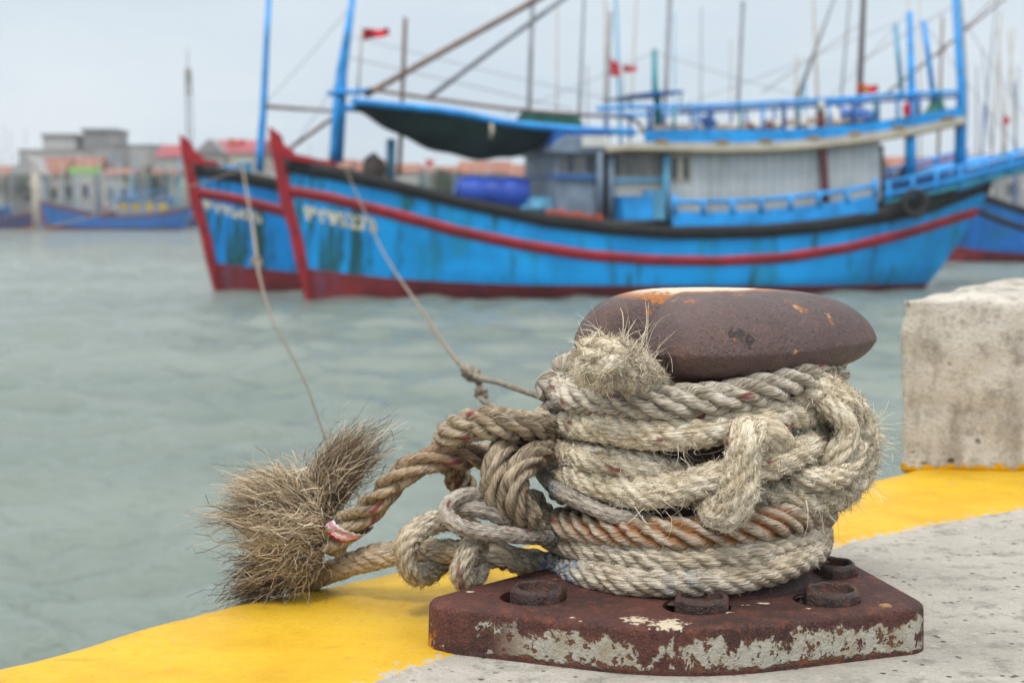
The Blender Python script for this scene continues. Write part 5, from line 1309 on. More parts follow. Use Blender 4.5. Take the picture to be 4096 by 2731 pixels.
heap((1620, 290), 0.35, 0.28, -0.9, 'boat_dark_blue', 'blue_sack', 'dark blue sack behind the upper rail above the white cabin windows', 'sack', 3)
heap((1960, 272), 0.75, 0.30, -0.6, 'boat_dark_blue', 'blue_sack', 'wide blue sack on the upper deck near the brown mast', 'sack', 5)
def net_cone():
    q = BF.p(2150, 268, -0.8); h = abs(BF.p(2150, 215, -.8)[2] - q[2])
    P = [q + np.array([0, 0, h * t]) for t in np.linspace(0, 1, 9)]
    return tube('green_net', P, [0.55, 0.42, 0.32, 0.26, 0.22, 0.2, 0.19, 0.2, 0.16], M['green'], None, 14)
put('green_net', net_cone, 'green net hung in a cone from the upper rail at the stern', 'net')
lb = BF.p(2083, 252, CYn - 0.35)
def lifebuoy():
    P = [lb + np.array([0.07 * math.cos(a), 0, 0.15 * math.sin(a)]) for a in np.linspace(0, 2 * PI, 28)]
    return tube('lifebuoy', P, 0.055, M['flag_red'], None, 10)
put('lifebuoy', lifebuoy, 'red lifebuoy hanging on the blue after post', 'lifebuoy')
for i, (x, y) in enumerate(((2080, 398), (1722, 297), (1763, 292))):
    heap((x, y), 0.17, 0.20, -1.1, 'maroon', 'net_float', ('round maroon float in the shade of the after deck', 'small maroon float behind the upper rail, forward of another', 'small maroon float behind the upper rail, closer to the exhaust pipe')[i], 'float', 8 + i)
heap((1880 + 34, 284), 0.3, 0.45, -0.7, 'white', 'white_sack', 'white bag standing on the upper deck beside the exhaust pipe', 'bag', 14)

# ---- second boat, moored beyond the first
o2 = BF.p(495, 676, 4.45); 
B2F = BoatFrame(BF.o + BF.u * o2[0] + BF.v * 4.45, BF.u[:2]); B2F.o[2] = WATER
boat2 = thing('fishing_boat', 'blue wooden fishing boat half hidden behind the nearest one, its red stem further left', 'boat', B2F.o, BF.rot, 'blue fishing boats moored beyond the bollard')
build_hull(boat2)
for ch in boat2.children:
    if ch.name.split('.')[0] in ('hull', 'transom'): ch.data = ch.data.copy(); ch.data.materials.clear(); ch.data.materials.append(M['hull_mid'])
hull_text(boat2, 'PY92470', (472, 482), (604, 514), 0.29, B2F)
tube_p('mast', [(596, 395), (598, 342), (605, 256), (612, 102), (618, -10)], 0.0, [0.12, 0.12, 0.10, 0.085, 0.075], 'boat_blue', boat2, B2F)
tube_p('spar', [(608, 243), (690, 250), (769, 256)], [0.0, -1.0, -2.2], 0.05, 'pole_brown', boat2, B2F)
tube_p('spar', [(608, 247), (690, 252), (769, 254)], [0.0, -1.0, -2.2], 0.04, 'pole_grey', boat2, B2F)
tube_p('spar', [(767, 270), (670, 338)], [-1.0, 0.0], 0.06, 'pole_brown', boat2, B2F)
prism('bow_cap', [(452, 372), (470, 366), (500, 372), (505, 380), (450, 378)], -0.3, 0.3, 'red', boat2, B2F)
def box_local(name, x, y0, y1, z0, z1, L, mat, parent):
    return box(name, (x + L / 2, (y0 + y1) / 2, (z0 + z1) / 2), (L, y1 - y0, z1 - z0), M[mat], parent, 0.03)
cab = box_local('cabin', 11.0, -1.5, 1.5, 1.3, 3.3, 6.0, 'cabin_white', boat2)
box_local('roof', 10.3, -1.8, 1.8, 3.3, 3.5, 7.5, 'cream', boat2)
for x, z1, r_ in ((12, 8.5, .07), (14, 9.5, .08), (16.5, 9.0, .07), (9.5, 10, .08)): tube('pole', [(x, .3, 1), (x + .3, .3, z1)], r_, M['pole_grey'], boat2, 8)
c2 = B2F.p(527, 397, 0.4)
def drum2():
    return tube('blue_drum', [B2F.p(512, 405, .3), B2F.p(512, 384, .3), B2F.p(541, 384, .3), B2F.p(541, 405, .3)][:2], 0.24, M['plastic_blue'], None, 16)
o = tube('blue_drum', [B2F.p(527, 408, .3), B2F.p(527, 404, .3), B2F.p(527, 386, .3), B2F.p(527, 382, .3)], [0.17, 0.2, 0.2, 0.17], M['boat_blue'], None, 18); o.location = B2F.o; o.rotation_euler = (0, 0, BF.rot)
tag(o, 'small blue drum standing on the bow of the half hidden boat', 'drum')
b = bmesh.new(); qa = B2F.p(562, 396, .3); bm_box(b, qa, (0.42, .4, .62)); bm_bevel(b, .04)
o = obj('blue_box', b, M['boat_pale_blue']); o.location = B2F.o; o.rotation_euler = (0, 0, BF.rot); tag(o, 'pale blue box beside the drum on the half hidden boat', 'box')

# ---- third boat, partly seen behind the stern of the first
o3 = at_z(2165 * K, 600 * K, WATER)
def hull_only(name, label, o, rot, scale, mats, group, flip=False):
    t = thing(name, label, 'boat', o, rot, group); t.scale = (scale,) * 3
    if flip: t.scale = (-scale, scale, scale)
    for k_ in ('hull', 'hull_bottom', 'rub_stripe', 'gunwale', 'transom', 'deck', 'stem_post'):
        me = ME[k_].copy(); me.materials.clear(); me.materials.append(M[mats[k_]]); c = obj(k_, me, None, t)
    return t
mats_std = dict(HM)
m3 = dict(HM, rub_stripe='black', hull='hull_deep', stem_post='black', antifoul='antifoul')
b3 = hull_only('fishing_boat', 'deep blue fishing boat with two black stripes, seen behind the stern of the near boat', (o3[0], o3[1], WATER), math.radians(5), 0.95, m3, 'blue fishing boats moored beyond the bollard')
b3.scale = (0.60, 0.95, 0.98)
box_local('cabin', 8.5, -1.5, 1.5, 1.4, 3.4, 8, 'cabin_white', b3)
box_local('roof', 7.5, -1.9, 1.9, 3.4, 3.6, 10, 'white', b3)
for k_ in range(9):
    tube('rail_post', [(7.8 + k_ * 1.1, -1.8, 3.6), (7.8 + k_ * 1.1, -1.8, 4.3)], .05, M['boat_dark_blue'], b3, 6)
tube('upper_rail', [(7.6, -1.8, 4.3), (17.2, -1.8, 4.3)], .06, M['boat_blue'], b3, 8)
for k_ in range(5): box_local('window', 9 + k_ * 1.4, -1.53, -1.4, 2.3, 3.0, .8, 'glass', b3)

# ---- masts and poles belonging to boats hidden behind (each stands on a boat built below)
HAZE = True
# ------------------------------------------------------------------ boats and town across the harbour
def far(px, y, d):  # pixel of half-size tracing at distance d
    return at_y(px * K, y * K, d)
hid = dict(n=0)
DM = 62.0
def far_boat(px0, px1, ybase, d, mats, label, mast_px=(), cabin=None, flip=False, group='boats moored along the far bank', rot=0.0, lean=0.0, rails=True):
    a, c = far(px0, ybase, d), far(px1, ybase, d); L = c[0] - a[0]; sc_ = L / (LWL + 2)
    t = hull_only('fishing_boat', label, (c[0] if flip else a[0], d, WATER), rot, sc_, mats, group, flip)
    s = 1 / sc_
    if cabin:
        x0, x1, h, mt = cabin
        if d > 110: h += 1.5
        box_local('cabin', x0 * LWL, -1.4, 1.4, 1.0, 1.2 + h, (x1 - x0) * LWL, mt, t)
        box_local('roof', x0 * LWL - .4, -1.7, 1.7, 1.2 + h, 1.4 + h, (x1 - x0) * LWL + .9, 'boat_blue', t)
        for k_ in range(4):
            xx = (x0 + (x1 - x0) * (k_ + .25) / 4) * LWL
            box_local('window', xx, -1.45, -1.3, 1.2 + h * .45, 1.2 + h * .85, (x1 - x0) * LWL * .13, 'yellow_wall' if mt == 'greyblue' else 'glass', t)
        if rails:
            tube('upper_rail', [(x0 * LWL, -1.6, 2.2 + h), (x1 * LWL, -1.6, 2.3 + h)], .06, M['boat_blue'], t, 6)
            for k_ in range(5):
                xx = (x0 + (x1 - x0) * k_ / 4) * LWL; tube('rail_post', [(xx, -1.6, 1.3 + h), (xx, -1.6, 2.3 + h)], .05, M['boat_dark_blue'], t, 6)
    if d > 110:
        rg_ = np.random.default_rng(int(px0 + 3 * px1 + d)); mast_px = list(mast_px) + [((x_ := px0 + (px1 - px0) * rg_.uniform(.1, .9)) and (x_, 450, x_ + rg_.uniform(-8, 8), rg_.uniform(330, 420)), rg_.uniform(1.5, 2.6), ('pole_grey', 'pole_pale', 'boat_pale_blue')[rg_.integers(0, 3)]) for _ in range(5)]
    for mp in mast_px:
        (x0_, y0_, x1_, y1_), wpx, mt = mp
        r_ = wpx * d / 3267 / 2 * s
        P = []
        for (x_, y_) in ((x0_, y0_), (x1_, y1_)):
            q = far(x_, y_, d + 1.0); lx = (q[0] - t.location[0]) * s * (-1 if flip else 1); P.append((lx, 1.0 * s, (q[2] - WATER) * s))
        P[0] = (P[0][0], P[0][1], 0.5 if P[0][2] < 6 * s else P[0][2])
        tube('mast', [P[0], tuple((np.array(P[0]) + np.array(P[1])) / 2), P[1]], [r_ * 1.15, r_, r_ * .7], M[mt], t, 8)
    return t
mA = dict(HM); mN = dict(HM, hull='hull_navy', rub_stripe='maroon', gunwale='maroon', transom='hull_navy'); mD = dict(HM, hull='hull_deep', rub_stripe='boat_dark_blue', gunwale='maroon', transom='hull_deep')
# a row right behind the two near boats carries most of the masts
far_boat(1190, 1680, 560, 58.0, mA, 'blue boat hidden behind the near wheelhouse, its bare masts rising above the shade net', [
    ((1316, 400, 1342, -8), 9, 'pole_grey'), ((1389, 400, 1391, -8), 7, 'pole_pale'), ((1437, 420, 1414, -8), 9, 'boat_pale_blue'), ((1436, 330, 1462, -8), 5, 'pole_pale'), ((1278, 420, 1280, 17), 5, 'pole_pale'), ((1352, 420, 1349, 150), 4, 'pole_grey')], (0.35, 0.75, 1.6, 'greyblue'))
far_boat(1560, 2080, 560, 62.0, mD, 'blue boat hidden behind the white cabin, with crossed wooden derrick poles above its roof', [
    ((1824, 420, 1830, 128), 8, 'pole_pale'), ((1830, 230, 1918, -8), 8, 'pole_grey'), ((1896, 420, 1868, -8), 8, 'pole_pale'), ((1905, 420, 1952, -8), 7, 'pole_grey'), ((1961, 420, 1984, -8), 17, 'dark_wood'), ((1550, 420, 1549, 30), 4, 'boat_pale_blue'), ((1609, 420, 1611, 18), 4, 'pole_grey'), ((1680, 420, 1678, 90), 4, 'pole_pale'), ((1845, 420, 1848, 188), 9, 'boat_pale_blue')], (0.3, 0.8, 1.8, 'cabin_white'))
far_boat(1990, 2185, 560, 60.0, mA, 'blue boat hidden behind the stern of the near boat, carrying brown poles', [
    ((2152, 420, 2165, 38), 8, 'pole_brown'), ((2088, 420, 2086, -8), 4, 'pole_pale'), ((2120, 420, 2112, -8), 4, 'pole_pale')], (0.35, 0.8, 1.6, 'cabin_white'))
far_boat(2215, 2620, 556, 84.0, mD, 'dark blue boat at the right edge, bamboo poles rising behind the blue stern rail', [
    ((2268, 440, 2299, 27), 6, 'pole_pale'), ((2319, 440, 2292, 70), 6, 'pole_pale'), ((2352, 440, 2318, 72), 6, 'pole_pale'), ((2256, 440, 2259, 240), 5, 'boat_dark_blue'), ((2238, 440, 2290, -8), 5, 'pole_grey'), ((2335, 440, 2331, 190), 5, 'boat_dark_blue'), ((2283, 440, 2330, 60), 4, 'pole_pale'), ((2300, 440, 2256, 110), 4, 'pole_grey'), ((2246, 440, 2244, 150), 4, 'pole_brown'), ((2326, 440, 2340, 150), 4, 'pole_grey')], (0.05, 0.8, 2.4, 'white'))
# along the far bank, left
far_boat(-150, 72, 524, 165.0, mN, 'navy and maroon boat at the left edge of the far bank', [((18, 420, 24, 300), 2, 'pole_grey'), ((6, 420, 9, 285), 2, 'pole_grey')], (0.25, 0.7, 1.8, 'boat_dark_blue'), flip=True)
far_boat(104, 470, 523, 158.0, mD, 'long deep blue boat with yellow windowed cabin on the far bank', [((206, 440, 204, 362), 3, 'pole_pale'), ((300, 440, 302, 330), 2, 'pole_grey'), ((330, 440, 331, 340), 2, 'pole_grey')], (0.52, 0.88, 1.3, 'greyblue'))
far_boat(60, 250, 515, 172.0, mA, 'bright blue boat behind the white mooring post on the far bank', [((60, 440, 58, 295), 2, 'pole_grey'), ((140, 440, 138, 300), 2, 'pole_pale')], (0.4, 0.8, 1.6, 'white'))
far_boat(250, 480, 514, 176.0, mN, 'navy boat behind the yellow windowed boat on the far bank', [((372, 440, 371, 320), 2, 'pole_grey')], (0.3, 0.75, 1.8, 'wall_mint'))
# along the far bank, seen through the gap under the shade net and beyond the right stern
gaps = [(880, 1080, 150, mD, 'blue far boat seen under the net, ahead of the blue tarpaulin', ((985, 430, 987, 365), 3, 'pole_pale'), 'white'),
        (1060, 1290, 155, mA, 'blue far boat seen under the net, above the blue tarpaulin', ((1235, 430, 1222, 330), 3, 'pole_pale'), 'greyblue'),
        (2190, 2420, 140, mD, 'dark blue far boat beyond the right stern', ((2311, 400, 2311, 262), 4, 'pole_brown'), 'white'),
        (640, 880, 160, mN, 'navy far boat seen between the bows of the two near boats', ((712, 440, 711, 330), 2, 'pole_grey'), 'boat_dark_blue')]
for x0, x1, d, mt, lab, mp, cm in gaps:
    far_boat(x0, x1, 520, d, mt, lab, [mp], (0.3, 0.75, 1.8, cm))
extra = [(-60, 60, 170, mA, 'pale decked small boat at the left edge, partly covered', 'boat_pale_blue', False), (90, 190, 180, mN, 'small navy boat right behind the white mooring post', 'white', True), (170, 290, 186, mD, 'small blue boat with white cabin below the green sign', 'white', False), (270, 390, 190, mA, 'small blue boat with mint cabin below the low orange shed', 'wall_mint', True),
         (370, 470, 182, mD, 'small dark boat with pale blue cabin beside the first red stem', 'boat_pale_blue', False), (20, 120, 190, mD, 'small blue boat with cream cabin in the second row of the far bank', 'wall_cream', True), (215, 330, 194, mN, 'small maroon railed boat with pale cabin in the back row of the far bank', 'cabin_white', False)]
for x0, x1, d, mt, lab, cm, fl_ in extra:
    far_boat(x0, x1, 515, d, mt, lab, [(((x0 + x1) / 2 + 5, 440, (x0 + x1) / 2 + 3, 372), 2.5, 'pole_pale'), (((x0 + x1) / 2 - 22, 440, (x0 + x1) / 2 - 24, 395), 2, 'pole_grey')], (0.2, 0.85, 2.6, cm), flip=fl_)
# white mooring post
pp = far(84, 500, 150)
o = tube('mooring_post', [(pp[0], 150, WATER - .5), (pp[0], 150, far(84, 395, 150)[2])], 0.42, M['pole_pale'], None, 14); tag(o, 'thick white post standing in the water before the far boats', 'post')

# bank
b = bmesh.new(); bm_box(b, (0, 232, WATER + 0.0), (900, 90, 2.2)); o = obj('far_bank', b, M['land']); tag(o, 'low bank across the harbour', 'bank', kind='structure')
ZB_ = WATER + 1.1
def house(name, label, x0, x1, ytop, d, depth, wall, roof=None, ridge=None, wins=0, cat='house', group='houses along the far bank', gable='x', slab=False):
    a, c = far(x0, 400, d), far(x1, 400, d); w = c[0] - a[0]; zt = far((x0 + x1) / 2, ytop, d)[2]
    t = thing(name, label, cat, ((a[0] + c[0]) / 2, d + depth / 2, ZB_), 0, group); h = zt - ZB_
    box('wall', (0, 0, h / 2), (w, depth, h), M[wall], t)
    if roof:
        zr_ = far((x0 + x1) / 2, ridge, d)[2] - ZB_; b = bmesh.new(); e = 0.35
        if gable == 'x':      # ridge along x, slope faces the harbour
            pts = [(-depth / 2 - e, h), (depth / 2 + e, h), (0, zr_)]
            A = [b.verts.new((-w / 2 - e, y, z)) for y, z in pts]; B_ = [b.verts.new((w / 2 + e, y, z)) for y, z in pts]
        else:                 # gable faces the harbour
            pts = [(-w / 2 - e, h), (w / 2 + e, h), (0, zr_)]
            A = [b.verts.new((x, -depth / 2 - e, z)) for x, z in pts]; B_ = [b.verts.new((x, depth / 2 + e, z)) for x, z in pts]
        b.faces.new(A); b.faces.new(B_[::-1])
        for i in range(3): b.faces.new((A[i], A[(i + 1) % 3], B_[(i + 1) % 3], B_[i]))
        obj('roof', b, M[roof], t)
    elif slab:
        box('roof', (0, 0, h + .15), (w * 1.10, depth * 1.1, .3), M['wall_dark'], t)
    else:
        box('parapet', (0, 0, h + .12), (w + .3, depth + .3, .24), M['wall_dark'], t)
    for k_ in range(wins):
        xx = -w / 2 + w * (k_ + .5) / wins; f_ = box('window', (xx, -depth / 2 - .03, h * .55), (min(1.6, w / wins * .5), .12, min(1.8, h * .35)), M['glass'], t)
        box('frame', (xx, -depth / 2 - .08, h * .55 - min(.9, h * .175) - .08), (min(1.9, w / wins * .6), .16, .14), M['white'], f_)
    return t
h = house('grey_building', 'long grey flat roofed building behind the orange roofs', 44, 222, 347, 236, 14, 'wall_grey', wins=5, cat='building')
h = house('stair_tower', 'pale square tower room with overhanging slab roof on the long grey building', 100, 172, 312, 238, 8, 'wall_pale', slab=True, wins=1, cat='building')
h = house('stair_tower', 'dark square tower room with overhanging slab roof, tallest over the town', 192, 266, 300, 240, 8, 'wall_dark', slab=True, wins=1, cat='building')
h = house('grey_building', 'plain dark grey block under the dark tower room', 217, 300, 336, 230, 12, 'wall_dark', wins=2, cat='building')
h = house('grey_building', 'pale grey block between the dark block and the pink roof', 299, 364, 336, 229, 12, 'wall_grey', wins=2, cat='building')
house('house', 'white house with pinkish red roof beside the first red stem', 361, 424, 361, 222, 9, 'wall_pale', 'roof_red', 330, 2)
house('house', 'broad house with pinkish red roof between the two red stems', 480, 596, 352, 215, 14, 'wall_cream', 'roof_red', 317, 4)
house('house', 'grey gabled house front beside the broad pinkish red roof', 452, 512, 352, 213, 6, 'wall_grey', 'wall_dark', 319, 1, gable='y')
house('house', 'orange roofed house with grey gable, left of the green sign', 62, 140, 402, 205, 10, 'wall_grey', 'roof_orange', 359, 2)
house('house', 'grey gable end of the leftmost large orange roof', 26, 98, 402, 203, 8, 'wall_grey', 'wall_grey', 357, 1, gable='y')
house('house', 'orange roofed house above the green sign', 140, 216, 392, 207, 10, 'wall_pale', 'roof_orange', 358, 2)
house('house', 'small orange roofed house at the left edge of the town', -40, 36, 402, 207, 10, 'wall_pale', 'roof_orange', 379, 2)
house('house', 'low orange roofed shed right of the green sign', 236, 300, 402, 204, 8, 'wall_pale', 'roof_orange', 386, 2)
house('house', 'low orange roofed shed beside the first red stem', 330, 396, 402, 203, 8, 'wall_mint', 'roof_orange', 387, 2)
xs2 = [(640, 720, 388, 366), (722, 800, 386, 364), (800, 880, 392, 366), (884, 960, 396, 374), (962, 1050, 394, 380), (1056, 1170, 398, 368), (1172, 1280, 402, 376), (1284, 1400, 380, 355), (1400, 1540, 376, 345), (1560, 1700, 380, 350), (1720, 1880, 380, 352), (1900, 2040, 384, 356), (2050, 2180, 384, 358), (2190, 2290, 378, 352), (2292, 2420, 384, 356)]
nm_ = ['right of the second red stem', 'behind the foremast foot', 'behind the pale blue bow post', 'just ahead of the small red flag', 'under the middle of the net', 'broad and salmon coloured under the lowest sag of the net', 'next to the wheelhouse front', 'hidden by the wheelhouse', 'hidden by the windows', 'hidden by the white cabin', 'hidden by the exhaust pipe', 'hidden by the after deck', 'between the after posts', 'behind the right stern rail', 'at the right edge of the picture']
for i, (x0, x1, yt, yr) in enumerate(xs2):
    if 7 <= i <= 11: continue
    house('house', 'orange roofed far house ' + nm_[i], x0, x1, yt, 204 + 3 * (i % 3), 9, ('wall_pale', 'wall_cream', 'wall_grey')[i % 3], 'roof_orange', yr, 2)
# green shop sign, standing board
a, c = far(161, 398, 200), far(234, 398, 200)
t = thing('shop_sign', 'pale green sign board on posts among the orange roofs', 'sign', ((a[0] + c[0]) / 2, 199.5, ZB_)); zt = far(190, 384, 200)[2] - ZB_; zb = far(190, 400, 200)[2] - ZB_
box('board', (0, 0, (zt + zb) / 2), (c[0] - a[0], .2, zt - zb), M['sign_green'], t)
for s_ in (-1, 1): box('post', (s_ * (c[0] - a[0]) * .4, 0.25, zb / 2), (.2, .2, zb), M['wall_dark'], t)
# radio mast
pm = far(435, 318, 260); tp_ = far(432, 112, 260); hh = tp_[2] - ZB_
t = thing('radio_mast', 'tall thin lattice radio mast with antenna panels at the top, above the first red stem', 'mast', (pm[0], 260, ZB_))
L = []
for k_ in range(3):
    an = 2 * PI * k_ / 3; L.append(([(0.8 * math.cos(an), 0.8 * math.sin(an), 0), (0.55 * math.cos(an), 0.55 * math.sin(an), hh * .86)], 0.09))
for i in range(16):
    z0_, z1_ = hh * .86 * i / 16, hh * .86 * (i + 1) / 16
    for k_ in range(3):
        a0, a1 = 2 * PI * k_ / 3, 2 * PI * (k_ + 1) / 3
        L.append(([(0.75 * math.cos(a0), 0.75 * math.sin(a0), z0_), (0.7 * math.cos(a1), 0.7 * math.sin(a1), z1_)], 0.05))
tubes('lattice', L, M['pole_grey'], t, 5)
for k_ in range(4):
    an = PI / 4 + k_ * PI / 2; box('antenna_panel', (0.5 * math.cos(an), 0.5 * math.sin(an), hh * .80), (.24, .24, hh * .16), M['pole_pale'], t)
tube('spire', [(0, 0, hh * .8), (0, 0, hh)], .12, M['pole_grey'], t, 6)
# a few trees on the bank
def tree(px, yt, d, label, seed):
    p = far(px, 400, d); ht = far(px, yt, d)[2] - ZB_; t = thing('tree', label, 'tree', (p[0], d, ZB_), 0, 'trees on the far bank')
    tube('trunk', [(0, 0, 0), (.1, 0, ht * .4), (.0, .1, ht * .75)], [.25, .2, .1], M['bark'], t, 8)
    r_ = np.random.default_rng(seed); n = 1500
    c0 = r_.normal(0, 1, (14, 3)) * np.array([.45, .45, .25]) * ht * .42 + np.array([0, 0, ht * .68])
    c = c0[r_.integers(0, 14, n)] + r_.normal(0, 1, (n, 3)) * ht * .075
    u = r_.normal(0, 1, (n, 3)); w = r_.normal(0, 1, (n, 3)); u /= np.linalg.norm(u, axis=1)[:, None]; w /= np.linalg.norm(w, axis=1)[:, None]
    s_ = ht * .04
    v = np.stack([c - u * s_, c - w * s_ * .6, c + u * s_, c + w * s_ * .6], 1).reshape(-1, 3)
    obj('crown', mesh_np('crown', v, np.arange(4 * n).reshape(-1, 4)), M['foliage'], t)
for i, (px, yt, lab) in enumerate(((12, 398, 'small green tree at the left edge of the town'), (345, 386, 'dark tree before the pale grey block'), (1010, 380, 'small tree seen under the shade net'))): tree(px, yt, 200.0, lab, 900 + i)

# flags
def flag(px0, px1, y0, y1, d, label, staff=None, star=False, droop=0.0, vert=False):
    a = far(px0, y0, d); c = far(px1, y1, d); w, h = c[0] - a[0], a[2] - c[2]
    t = thing('flag', label, 'flag', (a[0], d, c[2]), 0, 'red flags on the boats')
    nx, nz = 20, 12; V = []
    for i in range(nx + 1):
        u = i / nx
        for j in range(nz + 1):
            q = j / nz; z = h * (q * (1 - .45 * u) + .25 * u) + .10 * h * math.sin(u * 7 + q) * u - droop * h * u * u
            V.append((w * u + .04 * h * math.sin(q * 6) * u, .12 * w * math.sin(u * 8 + q * 2), z))
    I = np.arange(nx)[:, None] * (nz + 1); J = np.arange(nz)[None]
    o = obj('cloth', mesh_np('cloth', V, np.stack([I + J, I + nz + 1 + J, I + nz + 2 + J, I + J + 1], -1).reshape(-1, 4)), M['flag_red'], t, True)
    o.modifiers.new('s', 'SOLIDIFY').thickness = 0.01
    if star:
        b = bmesh.new(); ce = Vector((w * .36, -.16 * w, h * .52)); pts = [b.verts.new(ce + Vector((h * (.30 if k_ % 2 == 0 else .12) * math.sin(k_ * PI / 5), 0, h * (.30 if k_ % 2 == 0 else .12) * math.cos(k_ * PI / 5)))) for k_ in range(10)]
        b.faces.new(pts); q = obj('star', b, M['star'], t); q.modifiers.new('s', 'SOLIDIFY').thickness = 0.02
    if staff:
        s0 = far(*staff[0], d); s1 = far(*staff[1], d)
        tube('staff', [tuple(np.array(s0) - np.array(t.location)), tuple(np.array(s1) - np.array(t.location))], .03, M['pole_pale'], t, 6)
flag(832, 893, 66, 92, 38.5, 'small red flag streaming beside the foremast of the near boat', ((820, 240), (833, 64)), droop=-.2)
flag(1398, 1424, 132, 178, 57.0, 'red flag hanging steeply from a bare mast above the near wheelhouse', ((1397, 260), (1399, 128)), droop=.2)
flag(1432, 1462, 150, 168, 57.5, 'small red flag standing out right of the steep flag', ((1431, 260), (1432, 140)))
flag(1968, 2017, 192, 217, 44.5, 'red flag with a yellow star at the foot of the dark wooden mast', ((1966, 250), (1968, 188)), star=True, droop=.05)
flag(2304, 2319, 266, 288, 66.0, 'tiny red flag at the right edge above the white roof', ((2303, 400), (2304, 262)))
flag(978, 996, 366, 382, 120.0, 'tiny red flag far off under the shade net', ((978, 470), (978, 364)))
flag(525, 562, 318, 338, 200.0, 'red flag with yellow star before the pinkish red roof', ((524, 400), (525, 314)), star=True)

# ------------------------------------------------------------------ mooring lines in the water gap
def line(name, label, pts, r, seed, knots=(), fz=0, mat='line'):
    P = [at_y(x * K, y * K, d) for x, y, d in pts]
    C_ = spline(P, 0.02, 1); rm = RopeMesh()
    rfull = np.interp(C_[:, 1], [2.4, 3.5, 9, 12, 40], r) if isinstance(r, (list, tuple)) else np.full(len(C_), r); r = float(np.median(rfull))
    m_ = len(C_); T, N, B = frames(C_); nv = 10; s = np.r_[0, np.cumsum(np.linalg.norm(np.diff(C_, axis=0), axis=1))]
    th = np.linspace(0, 2 * PI, nv, endpoint=False); rad = rfull[:, None] * (1 + .15 * np.cos(th[None] * 3 + s[:, None] * 2 * PI / .09))
    nr = np.cos(th)[None, :, None] * N[:, None] + np.sin(th)[None, :, None] * B[:, None]
    V = C_[:, None] + rad[..., None] * nr; i = np.arange(m_ - 1)[:, None] * nv; j = np.arange(nv)[None]; j2 = (j + 1) % nv
    rm.add(V.reshape(-1, 3), np.stack([i + j, i + j2, i + nv + j2, i + nv + j], -1).reshape(-1, 4), ropeco=np.stack([np.cos(th)[None] * r + 0 * s[:, None], np.sin(th)[None] * r + 0 * s[:, None], np.repeat(s[:, None], nv, 1)], -1).reshape(-1, 3))
    for (x, y, d, kr) in knots:
        c = at_y(x * K, y * K, d); rg = np.random.default_rng(seed)
        for q in range(3):
            rk = float(np.interp(d, [2.4, 3.5, 9, 12, 40], [.0055, .0062, .012, .016, .02])); a = rg.uniform(0, 6.28); ax = rg.normal(0, 1, 3); ax /= np.linalg.norm(ax); u = np.cross(ax, [0, 0, 1.0]); u /= np.linalg.norm(u) + 1e-6; w = np.cross(ax, u)
            Pk = [c + kr * (u * math.cos(t) + w * math.sin(t)) + ax * kr * .3 * math.sin(2 * t + a) for t in np.linspace(0, 5.6, 14)]
            R = rope_surface(Pk, rk, 2.5, .8, seed=seed + q, nv=24, tracer=False, step=.004); rm.rope(R)
    return tag(rm.build(name, M[mat]), label, 'mooring line', None)
line('mooring_line', 'thin mooring line from the near boat, knotted left of the bollard', [(2, 2, 2)] and [(1300, 925, AX[1] + .05), (1235, 908, AX[1] + .25), (1150, 880, 2.55), (1078, 856, 3.0), (1020, 790, 4.0), (960, 700, 6.0), (905, 620, 9.5), (868, 555, 14), (830, 470, 22), (796, 392, 36.2)], [0.0050, 0.0054, 0.0065, 0.007, 0.011], 301, [(1078, 857, 3.0, .018), (1098, 868, 2.9, .014)])
line('line_tail', 'short frayed tail hanging from the knot in the thin mooring line', [(1090, 862, 2.95), (1102, 885, 2.9), (1104, 915, 2.85), (1128, 930, 2.7), (1146, 946, 2.55), (1178, 985, 2.3), (1225, 1040, AX[1] + .14)], 0.006, 320, [(1106, 905, 2.86, .012)])
line('mooring_line', 'mooring line from the half hidden boat, knotted halfway down, ending behind the shaggy rope end', [(800, 1325, 1.90), (788, 1225, 2.0), (770, 1110, 2.25), (752, 1030, 2.5), (744, 1000, 2.62), (722, 935, 2.95), (698, 872, 3.4), (664, 805, 4.3), (628, 740, 5.8), (604, 668, 8.0), (590, 600, 11), (580, 520, 17), (566, 440, 28), (556, 378, 40)], [0.0018, 0.0024, 0.008, 0.015, 0.024], 311, [(590, 602, 11, .035)])
line('mooring_line', 'slack orange line rising from the left across the far boats to the half hidden bow', [(-60, 558, 30), (120, 520, 32), (300, 472, 34.5), (440, 428, 37), (548, 392, 40)], 0.016, 331, mat='line')
line('mooring_line', 'slack orange line crossing the far boats low at the left', [(-60, 470, 30), (150, 430, 33), (300, 410, 36), (432, 388, 39)], 0.010, 341, mat='line')

# ------------------------------------------------------------------ sea haze over the harbour
def haze():
    b = bmesh.new(); bm_box(b, (0, 160, (WATER - 1.6 + 45) / 2), (700, 500, 45 - (WATER - 1.6)))
    m = bpy.data.materials.new('sea haze'); m.use_nodes = True; t = m.node_tree; t.nodes.clear()
    o_ = t.nodes.new('ShaderNodeOutputMaterial'); v = t.nodes.new('ShaderNodeVolumePrincipled'); v.inputs['Color'].default_value = (0.88, 0.93, 0.98, 1); v.inputs['Density'].default_value = 0.0005
    t.links.new(v.outputs[0], o_.inputs['Volume'])
    o = obj('haze', b, m); return tag(o, 'thin pale sea haze over the harbour', 'haze', kind='stuff')
if HAZE: haze()
